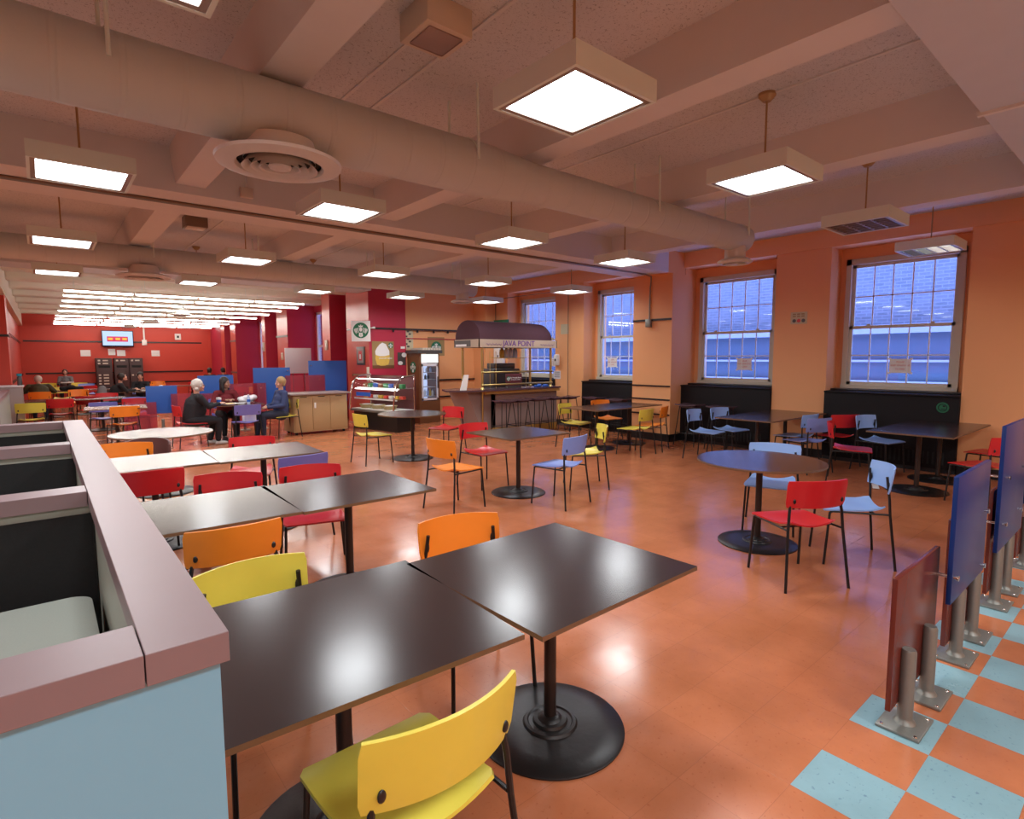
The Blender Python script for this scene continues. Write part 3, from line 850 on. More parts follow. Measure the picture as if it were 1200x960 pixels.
CH = [
 (.735, 1.375, 91, 'yellow', 'yellow chair in the foreground, back to the camera, at the front left dark table'),
 (.64, 2.27, -88, 'yellow', 'yellow chair facing the camera behind the front left dark table'),
 (1.665, 2.28, -103, 'orange', 'orange chair behind the front right dark table'),
 (.745, 3.40, 87, 'orange', 'orange chair with its back to the camera next to the yellow chair at left'),
 (1.575, 4.32, -107, 'red', 'red chair tucked behind the dark table in the middle left, seat showing below'),
 (.96, 4.42, -112, 'red', 'red chair behind the pale table top, between two other red chairs'),
 (.615, 5.43, 88, 'red', 'red chair with its back to the camera, next to the mauve booth cap'),
 (1.76, 5.32, 97, 'violet', 'violet blue chair just behind a red one at the second pair of tables'),
 (1.68, 6.45, -112, 'red', 'red chair behind the pale table nearest the seated trio'),
 (.56, 6.82, -108, 'orange', 'orange chair beside the booth wall, in front of the round white table'),
 (4.03, 8.30, 2, 'yellow', 'yellow chair left of the round dark table, by the display case'),
 (5.42, 8.28, 200, 'red', 'red chair right of the round dark table, turned towards it'),
 (4.40, 5.82, -89, 'red', 'red chair behind the square dark table in the middle of the room'),
 (3.49, 5.14, 8, 'orange', 'orange chair standing left of the square table in the middle'),
 (4.51, 4.53, 100, 'blue', 'blue chair with its back to the camera at the middle square table'),
 (5.36, 4.92, 145, 'yellow', 'yellow chair seen from the side right of the middle square table'),
 (7.66, 7.28, -76, 'yellow', 'yellow chair behind the long table left of the banded pier, beside the stools'),
 (8.75, 7.42, -100, 'orange', 'orange chair behind the long table, in front of the black cover'),
 (7.82, 6.0, 97, 'yellow', 'yellow chair in front of the long table by the banded pier'),
 (8.45, 6.12, 112, 'orange', 'orange chair behind the yellow one, in front of the banded pier'),
 (8.36, 4.97, -86, 'lightblue', 'light blue chair left of its twin by the black cover and stool'),
 (8.93, 4.86, -98, 'lightblue', 'light blue chair right of its twin, back partly hidden by the table'),
 (8.55, 3.47, 72, 'blue', 'blue chair seen from the side in front of the wall table'),
 (9.42, 3.40, 58, 'red', 'red chair at the right end of the wall table, seen from behind'),
 (8.98, 3.80, 85, 'lightblue', 'light blue chair mostly hidden behind the red chair by the wall table'),
 (8.22, 2.75, -72, 'red', 'red chair turned sideways left of the rightmost tables'),
 (9.35, 2.75, -104, 'lightblue', 'light blue chair behind the rightmost tables, by the black cover'),
 (4.315, 1.80, 60, 'red', 'bright red chair with its back to the camera at the round table on the right'),
 (5.085, 1.69, 125, 'lightblue', 'pale blue chair right of the bright red one, seen from the side'),
 (5.42, 2.50, 200, 'lightblue', 'pale blue chair behind the round table on the right'),
 (8.10, 1.36, 66, 'red', 'red chair behind the tall blue divider, nearer of the two'),
 (9.22, 1.45, 80, 'red', 'red chair behind the tall blue divider, further of the two'),
 # far left field
 (-.22, 15.05, 90, 'yellow', 'yellow chair with its back to the camera beyond the booth, far left'),
 (-.08, 20.0, 90, 'orange', 'orange chair behind the back of the olive jacket'),
 (.27, 16.15, 90, 'red', 'red chair with pale seat edge, left part of the far white table'),
 (.80, 16.9, 90, 'red', 'bright red chair in the middle of the far left field'),
 (.92, 14.35, 90, 'violet', 'violet blue chair at the small far white table'),
 (1.12, 12.85, 97, 'orange', 'orange chair seen through under the small far white table'),
 (1.60, 15.2, -90, 'blue', 'blue chair left of the first blue divider'),
 (1.55, 14.75, -90, 'red', 'dark red chair low behind the small far white table'),
 (1.25, 17.6, -90, 'red', 'red chair behind the far white table, right side'),
 (.78, 20.3, -90, 'orange', 'orange chair in front of the dark locker units'),
 (.45, 22.6, -90, 'yellow', 'yellow chair beyond the olive jacket, right of it'),
 (-.05, 22.2, -90, 'red', 'red chair just beyond the olive jacket'),
 (1.05, 26.2, -90, 'yellow', 'yellow chair near the lockers at the far wall'),
 (1.20, 25.0, -90, 'blue', 'blue chair near the lockers at the far wall'),
 (.15, 26.5, -90, 'yellow', 'yellow chair by the person in grey at the far wall'),
 (1.15, 23.4, 90, 'red', 'red chair left of the lockers, far away'),
 (3.15, 23.2, -90, 'orange', 'orange chair above the first blue divider, far right one'),
 (3.5, 25.8, -90, 'orange', 'orange chair behind the white haired person, furthest back'),
 (4.5, 24.2, -90, 'red', 'red chair behind the white haired person, far away'),
 (5.2, 19.0, 90, 'yellow', 'cream yellow chair between the second and third blue dividers'),
 (4.75, 19.4, 90, 'red', 'red chair between the second and third blue dividers'),
]
for c in CH: chair(c[0], c[1], c[2], c[3], c[4], G1)
# chairs of seated people and the blue pair at their table
PC = [
 (2.12, 12.10, 5, 'red', 'red chair under the person with white hair'),
 (3.92, 12.28, 187, 'yellow', 'yellow chair under the person in the navy jacket'),
 (2.98, 11.62, 88, 'violet', 'periwinkle chair with its back to the camera at the table of three'),
 (2.98, 13.35, -90, 'violet', 'chair under the person in the maroon top'),
]
for c in PC: chair(c[0], c[1], c[2], c[3], c[4], G1)

# ------------------------------------------------------------------ tables
def square_table(x, y, lab, rot=0, sx=.95, sy=.88, top='darktop', first=[None, {}]):
    t = thing('cafe_table', lab, 'table', (x, y, 0), D2R(rot), 'square cafe tables')
    b = B(); box(b, -sx / 2, sx / 2, -sy / 2, sy / 2, (.742), .76, 1)
    for fc in b.faces:
        if abs(fc.calc_center_median().z - .76) < 1e-4: fc.material_index = 0
    obj('tabletop', b, [M[top], M['edge']], t, smooth=False)
    base_parts(t)
    return t
def base_parts(t):
    if 'post' not in base_parts.__dict__:
        b = B(); tube(b, [(0, 0, .03), (0, 0, .742)], .028, 20); tube(b, [(0, 0, .73), (0, 0, .742)], .09, 20)
        base_parts.post = obj('post', b, M['post'], t)
        b = B(); lathe(b, [(.335, 0), (.336, .007), (.328, .013), (.22, .018), (.125, .024), (.118, .034), (.104, .036), (.098, .030), (.080, .031), (.074, .042), (.055, .044), (.045, .056), (.034, .060), (.0, .062)], n=56)
        lathe(b, [(.335, 0), (0, 0)], n=56)
        base_parts.base = obj('base', b, M['base'], t)
    else:
        for src in (base_parts.post, base_parts.base):
            c = src.copy(); COL.objects.link(c); c.parent = t
def round_table(x, y, R, lab, top='darktop'):
    t = thing('round_table', lab, 'table', (x, y, 0), 0, 'round tables')
    b = B(); lathe(b, [(0, .76), (R, .76)], n=64, mi=0); lathe(b, [(R, .76), (R + .001, .751), (R, .742), (0, .742)], n=64, mi=1)
    bmesh.ops.remove_doubles(b, verts=b.verts[:], dist=1e-5)
    obj('tabletop', b, [M[top], M['edge']], t, smooth=False)
    base_parts(t)
    return t
square_table(1.68, 1.74, 'dark square table at the front right of the foreground pair', 1)
square_table(.735, 1.80, 'dark square table at the front left, partly behind the booth wall', -2.5, .93, .87)
square_table(1.62, 3.76, 'dark square table in the middle left, its right half dark', 0, .93, .88)
square_table(.705, 3.80, 'white glaring table top beside the mauve booth cap, second row', -2, .93, .88)
square_table(1.645, 5.84, 'pale table of the third row with two legs of chairs below', -2, .93, .86, 'darktop')
square_table(.72, 5.90, 'pale table of the third row touching the booth wall', -1, .9, .86, 'darktop')
square_table(4.47, 5.21, 'dark square table alone in the middle of the room', -1)
square_table(7.80, 6.86, 'left half of the dark table pair by the banded pier', 0)
square_table(8.76, 6.88, 'right half of the dark table pair by the banded pier', 0)
square_table(8.35, 4.10, 'left half of the dark table pair in front of the middle windows', 0)
square_table(9.30, 4.10, 'right half of the dark table pair in front of the middle windows', 0)
square_table(8.30, 2.02, 'left half of the dark table pair under the rightmost window', 0)
square_table(9.26, 2.02, 'right half of the dark table pair under the rightmost window', 0)
square_table(1.05, 13.1, 'small white table in front of the first blue divider', -4, .98, .9, 'darktop')
square_table(1.05, 16.4, 'right half of the long white table in the far left field', 0, .95, .8, 'darktop')
square_table(.10, 16.45, 'left half of the long white table in the far left field', 0, .95, .8, 'darktop')
square_table(.1, 21.0, 'dark table the person in olive leans on', 0, 1.2, .8)
square_table(1.0, 21.5, 'dark table in front of the locker units', 0, 1.2, .8)
square_table(2.25, 19.3, 'dark table of the pair sitting near the lockers', 0, 1.3, .8)
square_table(4.0, 22.2, 'dark table beyond the white haired person', 0, 1.8, .8)
square_table(.75, 28.0, 'dark table of the person in grey at the far wall', 0, 1.4, .7)
square_table(5.2, 20.2, 'dark table between the second and third blue dividers', 0, 1.0, .8)
square_table(2.98, 12.45, 'dark table of the three people eating', -3, .98, .95)
round_table(4.88, 2.36, .535, 'round dark table on the right with red and pale blue chairs')
round_table(4.70, 8.20, .56, 'round dark table in front of the glass display case')
round_table(1.11, 8.15, .56, 'round white table between the booth and the seated trio', 'darktop')

t = thing('tub_seat', 'round backed reddish brown seat behind the orange chair by the booth', 'seat', (.80, 7.30, 0), D2R(-20))
b = B(); shell(b, lambda u_, v_: (.24 * math.cos(PI * u_), .10 + .20 * math.sin(PI * u_), .45 + .33 * v_ * math.sin(PI * min(1, max(0, .15 + u_ * .7))) ** .3), 16, 4, .02); obj('backrest', b, M['tub'], t)
b = B(); box(b, -.22, .22, -.15, .2, .42, .46, bev=.01); obj('seat', b, M['tub'], t)
for sx in (-1, 1):
    for sy in (-1, 1):
        b = B(); tube(b, [(sx * .18, .03 + sy * .15, .42), (sx * .2, .03 + sy * .17, 0)], .012, 8); obj('leg', b, M['blackmetal'], t)

# ------------------------------------------------------------------ booth on the left
t = thing('booth_partition', 'pale blue booth partition with a wide mauve cap in the left foreground', 'booth', (0, 0, 0))
ZT = 1.20
b = B(); box(b, .10, .225, 1.05, 5.60, ZT - .055, ZT, bev=.0015)
obj('side_cap', b, M['mauve'], t, smooth=False)
for (y0, y1) in ((1.05, 1.188), (2.53, 2.66), (4.02, 4.15), (5.47, 5.60)):
    b = B(); box(b, -1.6, .098, y0, y1, ZT - .055, ZT, bev=.0015); obj('cross_cap', b, M['mauve'], t, smooth=False)
b = B(); box(b, -1.6, .212, 1.068, 1.10, 0, ZT - .055); box(b, .195, .212, 1.10, 5.58, 0, ZT - .055); obj('outer_panel', b, M['boothblue'], t, smooth=False)
b = B(); box(b, .115, .194, 1.105, 5.55, 0, ZT - .056); box(b, -1.6, .1, 1.101, 1.18, 0, ZT - .056); obj('inner_panel', b, M['boothgrey'], t, smooth=False)
for (y0, y1) in ((2.55, 2.64), (4.04, 4.13), (5.49, 5.57)):
    b = B(); box(b, -1.6, .114, y0, y1, 0, ZT - .056); obj('divider_panel', b, M['boothgrey'], t, smooth=False)
    b = B(); box(b, -1.6, .112, y0 - .012, y0 - .001, .02, ZT - .085); obj('fabric_panel', b, M['boothblack'], t, smooth=False)
for k, (y0, y1) in enumerate(((1.55, 2.535), (3.05, 4.02), (4.5, 5.47))):
    tt = thing('booth_desk', 'speckled grey desk inside the booth, %s compartment' % ('nearest', 'middle', 'furthest')[k], 'desk', (0, 0, 0), 0, 'desks inside the booth')
    b = B()
    y0 = (1.52, 3.0, 4.45)[k]; y1 = y0 + .92
    R_ = .07; pts = [(-1.5, y0), (.085, y0)]
    pts += [(.085 - R_ + R_ * math.cos(a), y1 - R_ + R_ * math.sin(a)) for a in [j * PI / 16 for j in range(9)]]
    pts += [(-1.5, y1)]
    prism(b, pts, .82, .85); obj('desktop', b, M['seatgrey'], tt)
    b = B(); box(b, -1.4, -1.36, y0 + .05, y1 - .1, 0, .82); box(b, -.02, .02, y0 + .05, y1 - .1, 0, .82); obj('support', b, M['boothgrey'], tt)

# low counters at far left
t = thing('booth_partition', 'grey booth partition with a mauve cap at the left edge, beyond the near booth', 'booth', (0, 0, 0))
b = B(); box(b, -1.8, -.50, 11.0, 11.12, 1.04, 1.10); box(b, -.62, -.50, 11.12, 14.6, 1.04, 1.10); obj('cap', b, M['mauve'], t, smooth=False)
b = B(); box(b, -1.8, -.51, 11.02, 11.1, 0, 1.04); box(b, -.60, -.51, 11.1, 14.58, 0, 1.04); obj('panel', b, M['seatgrey'], t, smooth=False)
t = thing('condiment_counter', 'lavender grey counter block behind the grey booth, left of the olive jacket', 'counter', (-.42, 15.3, 0))
b = B(); box(b, -.4, .10, -.2, .25, 0, 1.12, bev=.01); obj('body', b, M['cabtop'], t)
b = B(); box(b, -.42, .12, -.22, .27, 1.12, 1.15, bev=.005); obj('top', b, M['screenw'], t)
t = thing('water_bottle', 'teal topped bottle standing left of the olive jacket', 'bottle', (-.33, 14.95, 1.0))
t.location = (-.36, 15.25, 1.15)
b = B(); lathe(b, [(0, 0), (.04, 0), (.04, .16), (.02, .19), (0, .19)], n=20); obj('body', b, M['machine'], t)
b = B(); lathe(b, [(.025, .19), (.042, .19), (.042, .24), (0, .24)], n=20); obj('cap', b, M['teal'], t)

# ------------------------------------------------------------------ acrylic dividers on steel posts
def panel(b, x0, x1, y, z0, z1, th=.022): box(b, x0, x1, y - th / 2, y + th / 2, z0, z1, bev=.003)
def divider(lab, x0, x1, z0, z1, mats, y, off, posts, lowx=None, lowz=None, group=None, base=(0, 0)):
    t = thing('divider_screen', lab, 'divider', (0, 0, 0), 0, group)
    return t
def post_at(t, x, y, h=.36):
    b = B(); box(b, x - .115, x + .115, y - .085, y + .085, 0, .014, bev=.004); obj('base_plate', b, M['steel'], t)
    b = B(); lathe(b, [(.045, .014), (.040, .022), (.034, .03), (.031, .04), (.031, h - .012), (.026, h), (0, h)], (x, y, 0), 24); obj('post', b, M['steel'], t)
    b = B()
    for sx in (-1, 1):
        for sy in (-1, 1): lathe(b, [(0, .018), (.006, .018), (.008, .014)], (x + sx * .095, y + sy * .065, 0), 10)
    obj('screw', b, M['chrome'], t)
def bolt(t, x, z, y0, y1):
    b = B(); tube(b, [(x, y0, z), (x, y1, z)], .0085, 12)
    tube(b, [(x, min(y0, y1) - .004, z), (x, min(y0, y1) + .006, z)], .014, 14)
    obj('standoff_bolt', b, M['chrome'], t)
YP, YQ = .735, .665
t = thing('divider_screen', 'red acrylic divider on two steel posts, nearest on the right', 'divider')
b = B(); panel(b, 2.80, 3.47, YP, .10, .71); obj('red_panel', b, M['panelred'], t)
post_at(t, 2.93, YP - .035); post_at(t, 3.27, YP - .035)
bolt(t, 3.42, .58, YQ - .03, YP)
t = thing('divider_screen', 'blue over red acrylic divider, second from the front on the right', 'divider')
b = B(); panel(b, 3.70, 4.40, YP, .09, .80); obj('red_panel', b, M['panelred'], t)
b = B(); panel(b, 3.40, 4.12, YQ, .44, 1.09); obj('blue_panel', b, M['panelblue'], t)
post_at(t, 3.83, YP - .035, .40); post_at(t, 4.20, YP - .035, .40)
for z in (.55, .90): bolt(t, 4.03, z * .9, YQ - .03, YP)
t = thing('divider_screen', 'tall blue over red acrylic divider, third from the front on the right', 'divider')
b = B(); panel(b, 4.72, 5.45, YP, .10, .80); obj('red_panel', b, M['panelred'], t)
b = B(); panel(b, 4.50, 5.32, YQ, .45, 1.25); obj('blue_panel', b, M['panelblue'], t)
post_at(t, 4.86, YP - .035, .42); post_at(t, 5.22, YP - .035, .42)
for x, z in ((4.60, .62), (4.60, .92), (5.15, .62), (5.15, .92)): bolt(t, x, z, YQ - .03, YP)
t = thing('divider_screen', 'red acrylic divider at the right edge of the picture, furthest of its row', 'divider')
b = B(); panel(b, 5.75, 6.50, YP, .10, .95); obj('red_panel', b, M['panelred'], t)
b = B(); panel(b, 5.45, 6.25, YQ, .60, 1.35); obj('blue_panel', b, M['panelblue'], t)
post_at(t, 5.95, YP - .035, .40); post_at(t, 6.3, YP - .035, .40)
bolt(t, 5.6, .8, YQ - .03, YP)

# dividers in the middle distance: blue squares overlapping pink-red ones
YD = 14.1
def mdiv(lab, bx0, bx1, bz0, bz1, reds, posts, bolts):
    t = thing('divider_screen', lab, 'divider')
    b = B(); box(b, bx0, bx1, YD + .03, YD + .055, bz0, bz1, bev=.002); obj('blue_panel', b, M['divblue'], t)
    for (a, c, d, e) in reds:
        b = B(); box(b, a, c, YD - .03, YD - .01, d, e, bev=.002); obj('red_panel', b, M['divred'], t)
    for x in posts:
        b = B(); box(b, x - .1, x + .1, YD - .09, YD + .09, 0, .014); tube(b, [(x, YD + .01, .01), (x, YD + .01, .38)], .03, 16); obj('post', b, M['steel'], t)
    for (x, z) in bolts:
        b = B(); tube(b, [(x, YD - .05, z), (x, YD + .04, z)], .012, 10); obj('standoff_bolt', b, M['chrome'], t)
mdiv('smallest blue divider square, left of the white haired person, pink panels overlapping', 1.67, 2.25, .50, 1.10, [(1.25, 1.84, .10, .76), (2.12, 2.52, .08, .92)], (1.5, 1.95), ((2.18, .62), (2.18, .75)))
mdiv('blue divider square behind the person in the maroon top', 2.66, 3.40, .55, 1.30, [(2.60, 2.95, .10, .90), (3.30, 3.9, .08, 1.10)], (2.8, 3.6), ((3.35, .8),))
mdiv('blue divider square behind the head of the person in navy', 3.84, 4.70, .50, 1.46, [(3.80, 4.10, .08, 1.10), (4.56, 5.0, .10, 1.26)], (4.0, 4.8), ((4.62, 1.38), (3.98, .98)))
mdiv('largest blue divider square, left of the glass display case', 5.16, 6.16, .55, 1.62, [(5.04, 5.55, .10, 1.26)], (5.4, 5.9), ((5.4, 1.15), (5.2, 1.5)))

# ------------------------------------------------------------------ tan cabinet, board
t = thing('base_cabinet', 'tan cabinet with three doors and grey top beside the blue dividers', 'cabinet', (0, 0, 0))
b = B(); box(b, 4.13, 5.35, 12.3, 12.95, .06, .88); obj('body', b, M['tan'], t, smooth=False)
b = B(); box(b, 4.05, 5.42, 12.22, 13.0, .88, .915, bev=.004); obj('top', b, M['cabtop'], t)
for k in range(3):
    x0 = 4.15 + k * .40; b = B(); box(b, x0, x0 + .39, 12.282, 12.3, .10, .86, bev=.003); d = obj('door', b, M['tan'], t)
    b = B(); box(b, x0 + .12, x0 + .27, 12.275, 12.283, .825, .84); obj('handle', b, M['dark'], d)
b = B(); box(b, 4.58, 4.62, 12.27, 12.283, .58, .70, bev=.004); obj('lock', b, M['white'], t)
for x in (4.2, 5.28):
    for y in (12.36, 12.88):
        b = B(); tube(b, [(x - .02, y, .03), (x + .02, y, .03)], .03, 14); obj('caster', b, M['dark'], t)
t = thing('whiteboard', 'square white board standing behind the blue dividers', 'whiteboard', (0, 0, 0))
b = B(); box(b, 5.20, 5.93, 16.0, 16.03, 1.26, 1.97, bev=.003); obj('board', b, M['screenw'], t)
b = B(); tube(b, [(5.4, 16.015, 1.26), (5.4, 16.015, .02)], .015, 8); tube(b, [(5.73, 16.015, 1.26), (5.73, 16.015, .02)], .015, 8); box(b, 5.36, 5.44, 15.8, 16.23, 0, .03); box(b, 5.69, 5.77, 15.8, 16.23, 0, .03); obj('stand', b, M['machine'], t)

# ------------------------------------------------------------------ round emblem (crowned figure in a green ring)
def emblem(parent, loc, R, rot, ring=True, bg=True):
    """built in the local XY plane, facing +Z"""
    def disc(name, r0, r1, z, m, n=40, sx=1, sy=1, cx=0, cy=0):
        b = B()
        vo = [b.verts.new((cx + r1 * sx * math.cos(2 * PI * k / n), cy + r1 * sy * math.sin(2 * PI * k / n), z)) for k in range(n)]
        if r0 <= 0: b.faces.new(vo)
        else:
            vi = [b.verts.new((cx + r0 * sx * math.cos(2 * PI * k / n), cy + r0 * sy * math.sin(2 * PI * k / n), z)) for k in range(n)]
            for k in range(n): b.faces.new((vi[k], vi[(k + 1) % n], vo[(k + 1) % n], vo[k]))
        o = obj(name, b, m, root, smooth=False, fix=False); return o
    b = B()
    vo = [b.verts.new((R * math.cos(2 * PI * k / 40), R * math.sin(2 * PI * k / 40), 0)) for k in range(40)]
    b.faces.new(vo)
    root = obj('emblem_disc', b, M['green'] if bg else M['white'], parent, smooth=False, loc=loc, rot=rot, fix=False)
    def poly(pts, z, m, name='emblem_figure'):
        b = B(); b.faces.new([b.verts.new((p[0] * R, p[1] * R, z)) for p in pts]); return obj(name, b, m, root, smooth=False, fix=False)
    W = M['white']; G = M['green']
    b = B()
    def addp(pts, z): b.faces.new([b.verts.new((p[0] * R, p[1] * R, z * R)) for p in pts])
    # face, hair waves, tails, crown
    addp([(.20 * math.cos(a), .12 + .27 * math.sin(a)) for a in [k * PI / 10 for k in range(20)]], .012)
    addp([(-.24, .42), (-.30, .66), (-.12, .56), (0, .76), (.12, .56), (.30, .66), (.24, .42)], .012)
    for s in (-1, 1):
        for k in range(3):
            o_ = .27 + .12 * k
            pts = [(s * (o_ + .05 * math.sin(q * 2.2)), .35 - q * .30 - .05 * k) for q in [j * .5 for j in range(5)]]
            pts2 = [(p[0] + s * .06, p[1]) for p in pts[::-1]]
            pp = pts + pts2
            addp(pp if s > 0 else pp[::-1], .012)
        for k in range(3):
            x = .60 + .10 * k
            pts = [(s * (x - .02), -.45 + .15 * k), (s * (x + .05), -.40 + .15 * k), (s * (x + .05), .25 - .05 * k), (s * (x - .02), .30 - .05 * k)]
            addp(pts if s > 0 else pts[::-1], .012)
    addp([(-.22, -.30), (.22, -.30), (.26, -.75), (0, -.88), (-.26, -.75)], .012)
    obj('emblem_figure', b, W, root, smooth=False, fix=False)
    b = B()
    def addg(pts): b.faces.new([b.verts.new((p[0] * R, p[1] * R, .02 * R)) for p in pts])
    addg([(-.09, .20), (-.03, .20), (-.03, .17), (-.09, .17)]); addg([(.03, .20), (.09, .20), (.09, .17), (.03, .17)]); addg([(-.05, .0), (.05, .0), (.05, -.03), (-.05, -.03)])
    addg([(-.02, -.35), (.02, -.35), (.02, -.8), (-.02, -.8)])
    addg([(-.04, .56), (.04, .56), (0, .66)])
    obj('emblem_detail', b, G, root, smooth=False, fix=False)
    return root
FX = (PI / 2, 0, -PI / 2)
t = thing('hanging_sign', 'square white sign with a round green emblem on the pinkish pier side', 'sign', (6.06, 12.98, 2.34), D2R(-38))
b = B(); box(b, -.23, .23, -.012, .012, -.25, .25, bev=.004); obj('board', b, M['paper'], t)
emblem(t, (0, -.014, .02), .19, RY)
b = B(); tube(b, [(-.33, .03, .03), (.33, .03, .09)], .014, 10); tube(b, [(-.35, .03, .03), (-.29, .03, .035)], .026, 10); tube(b, [(.28, .03, .085), (.34, .03, .09)], .026, 10); tube(b, [(.2, .03, .08), (.3, .17, .08)], .014, 8); obj('bracket', b, M['white'], t)
t = thing('framed_picture', 'small framed picture below the square sign on the pier side', 'picture', (6.265, 13.45, 1.74))
b = B(); box(b, -.02, 0, -.23, .23, -.23, .23, bev=.004); obj('frame', b, M['machine'], t)
b = B(); box(b, -.023, -.019, -.17, .17, -.18, .18); obj('mat_board', b, M['cabtop'], t, smooth=False)
b = B(); box(b, -.025, -.022, -.09, .09, -.12, .12); obj('print', b, M['red'], t, smooth=False)
b = B(); box(b, -.027, -.024, -.04, .04, -.08, .04); obj('print_figure', b, M['paper'], t, smooth=False)
t = thing('poster', 'coffee drink poster with a whipped cream cup on the red pier front', 'poster', (6.64, 12.978, 1.76))
b = B(); box(b, -.30, .30, -.006, 0, -.34, .34); obj('sheet', b, M['kraft'], t, smooth=False)
b = B(); prism(b, [(-.18, -.24), (-.08, -.27), (.04, -.27), (.14, -.24), (.18, -.10), (.17, .05), (-.21, .05), (-.22, -.10)], -.009, -.007, plane='xz'); obj('cup_picture', b, M['food'], t, smooth=False)
b = B(); prism(b, [(-.21, .0), (-.10, -.03), (.04, -.03), (.17, .0), (.17, .10), (.12, .19), (.08, .27), (-.02, .31), (-.10, .26), (-.17, .18), (-.22, .09)], -.010, -.008, plane='xz'); obj('cream_picture', b, M['paper'], t, smooth=False)
b = B(); box(b, -.3, .3, -.0085, -.006, -.34, -.26); obj('dark_band', b, M['brownwood'], t, smooth=False)
emblem(t, (.21, -.008, .24), .07, RY)
textobj('lettering', 'smooth latte', .07, M['paper'], t, (.06, -.012, -.08), RY)
t = thing('poster', 'small dark green poster with white shapes on the red pier front', 'poster', (7.16, 12.978, 1.66))
b = B(); box(b, -.115, .115, -.006, 0, -.165, .165); obj('sheet', b, M['machine'], t, smooth=False)
b = B(); prism(b, [(.07 + .07 * math.cos(a), .10 + .06 * math.sin(a)) for a in [k * PI / 8 for k in range(16)]], -.009, -.007, plane='xz'); prism(b, [(-.04 + .07 * math.cos(a), -.11 + .05 * math.sin(a)) for a in [k * PI / 8 for k in range(16)]], -.009, -.007, plane='xz'); obj('cup_picture', b, M['paper'], t, smooth=False)
t = thing('wall_label', 'tiny white label on the red pier front', 'label', (7.20, 12.978, 1.95))
b = B(); box(b, -.06, .06, -.006, 0, -.03, .03); obj('plate', b, M['white'], t)
t = thing('banner', 'narrow patterned banner hanging beside the red pier', 'banner', (7.42, 13.018, 2.17))
b = B(); box(b, -.11, .11, -.008, 0, -.27, .27); obj('cloth', b, M['paper2'], t, smooth=False)
b = B()
for k in range(7):
    x = -.04 + .06 * math.sin(k * 2.1); z = .2 - k * .065; box(b, x - .035, x + .035, -.011, -.008, z - .022, z + .022)
obj('pattern', b, M['machine'], t)
t = thing('wall_sign', 'brown square sign with a green emblem above the drinks fridge', 'sign', (8.24, 13.018, 1.99))
b = B(); box(b, -.26, .26, -.01, 0, -.25, .25); obj('board', b, M['kraft'], t, smooth=False)
emblem(t, (0, -.013, -.03), .165, RY)

# fridge
t = thing('drinks_fridge', 'lit glass door drinks fridge in a brown wooden surround', 'fridge', (0, 0, 0))
b = B(); box(b, 7.33, 7.40, 12.4, 12.98, 0, 1.80); box(b, 7.40, 7.95, 12.4, 12.98, 0, .58); box(b, 7.90, 7.95, 12.42, 12.98, .58, 1.80); obj('surround', b, M['brownwood'], t, smooth=False)
b = B(); box(b, 7.28, 8.0, 12.34, 12.98, 1.80, 1.88); obj('cornice', b, M['machine'], t, smooth=False)
b = B()
for k in range(7): box(b, 7.42 + k * .08, 7.48 + k * .08, 12.35, 12.95, 1.88, 1.93 + .01 * (k % 2))
obj('stacked_tray', b, M['offwhite'], t)
b = B(); box(b, 7.41, 7.45, 12.39, 12.42, .60, 1.52); box(b, 7.85, 7.89, 12.39, 12.42, .60, 1.52); box(b, 7.41, 7.89, 12.39, 12.42, .60, .65); box(b, 7.41, 7.89, 12.39, 12.42, 1.47, 1.54)
d = obj('door', b, M['screenw'], t, smooth=False)
b = B(); box(b, 7.86, 7.875, 12.36, 12.39, .9, 1.2, bev=.004); obj('handle', b, M['machine'], d)
b = B(); box(b, 7.45, 7.85, 12.402, 12.408, .65, 1.47); obj('door_glass', b, M['glass'], t, smooth=False)
b = B(); box(b, 7.41, 7.89, 12.93, 12.97, .60, 1.54); box(b, 7.405, 7.41, 12.42, 12.93, .6, 1.54); obj('lit_lining', b, M['fridgeglow'], t, smooth=False)
b = B(); box(b, 7.41, 7.89, 12.38, 12.45, 1.56, 1.78); obj('header', b, M['fridgesign'], t, smooth=False)
b = B()
for z in (.68, .92, 1.12, 1.30): box(b, 7.42, 7.88, 12.5, 12.92, z, z + .012)
obj('shelf', b, M['white'], t)
for k, (x, z, c, h) in enumerate([(7.52, .692, 'white', .18), (7.60, .692, 'white', .18), (7.68, .692, 'bottle', .19), (7.76, .692, 'food', .19), (7.83, .692, 'white', .16), (7.52, .932, 'pk1', .12), (7.62, 1.132, 'machine', .12), (7.70, 1.132, 'machine', .12), (7.54, 1.312, 'pk1', .13), (7.66, 1.312, 'white', .12), (7.78, 1.312, 'bottle', .13)]):
    b = B(); lathe(b, [(0, 0), (.03, 0), (.03, h * .7), (.012, h * .85), (.012, h), (0, h)], n=16)
    tag(obj('drink_bottle', b, M[c], loc=(x, 12.58, z)), 'small drink container inside the lit fridge, %s' % (['bottom shelf first from left', 'bottom shelf second', 'bottom shelf third', 'yellow one on the bottom shelf', 'bottom shelf by the door edge', 'blue one alone on the second shelf', 'dark one, left on the third shelf', 'dark one, right on the third shelf', 'blue one on the top shelf', 'white one on the top shelf', 'pale one right on the top shelf'][k]), 'bottle', 'drinks in the fridge')
emblem(t, (7.325, 12.69, 1.44), .15, FX)

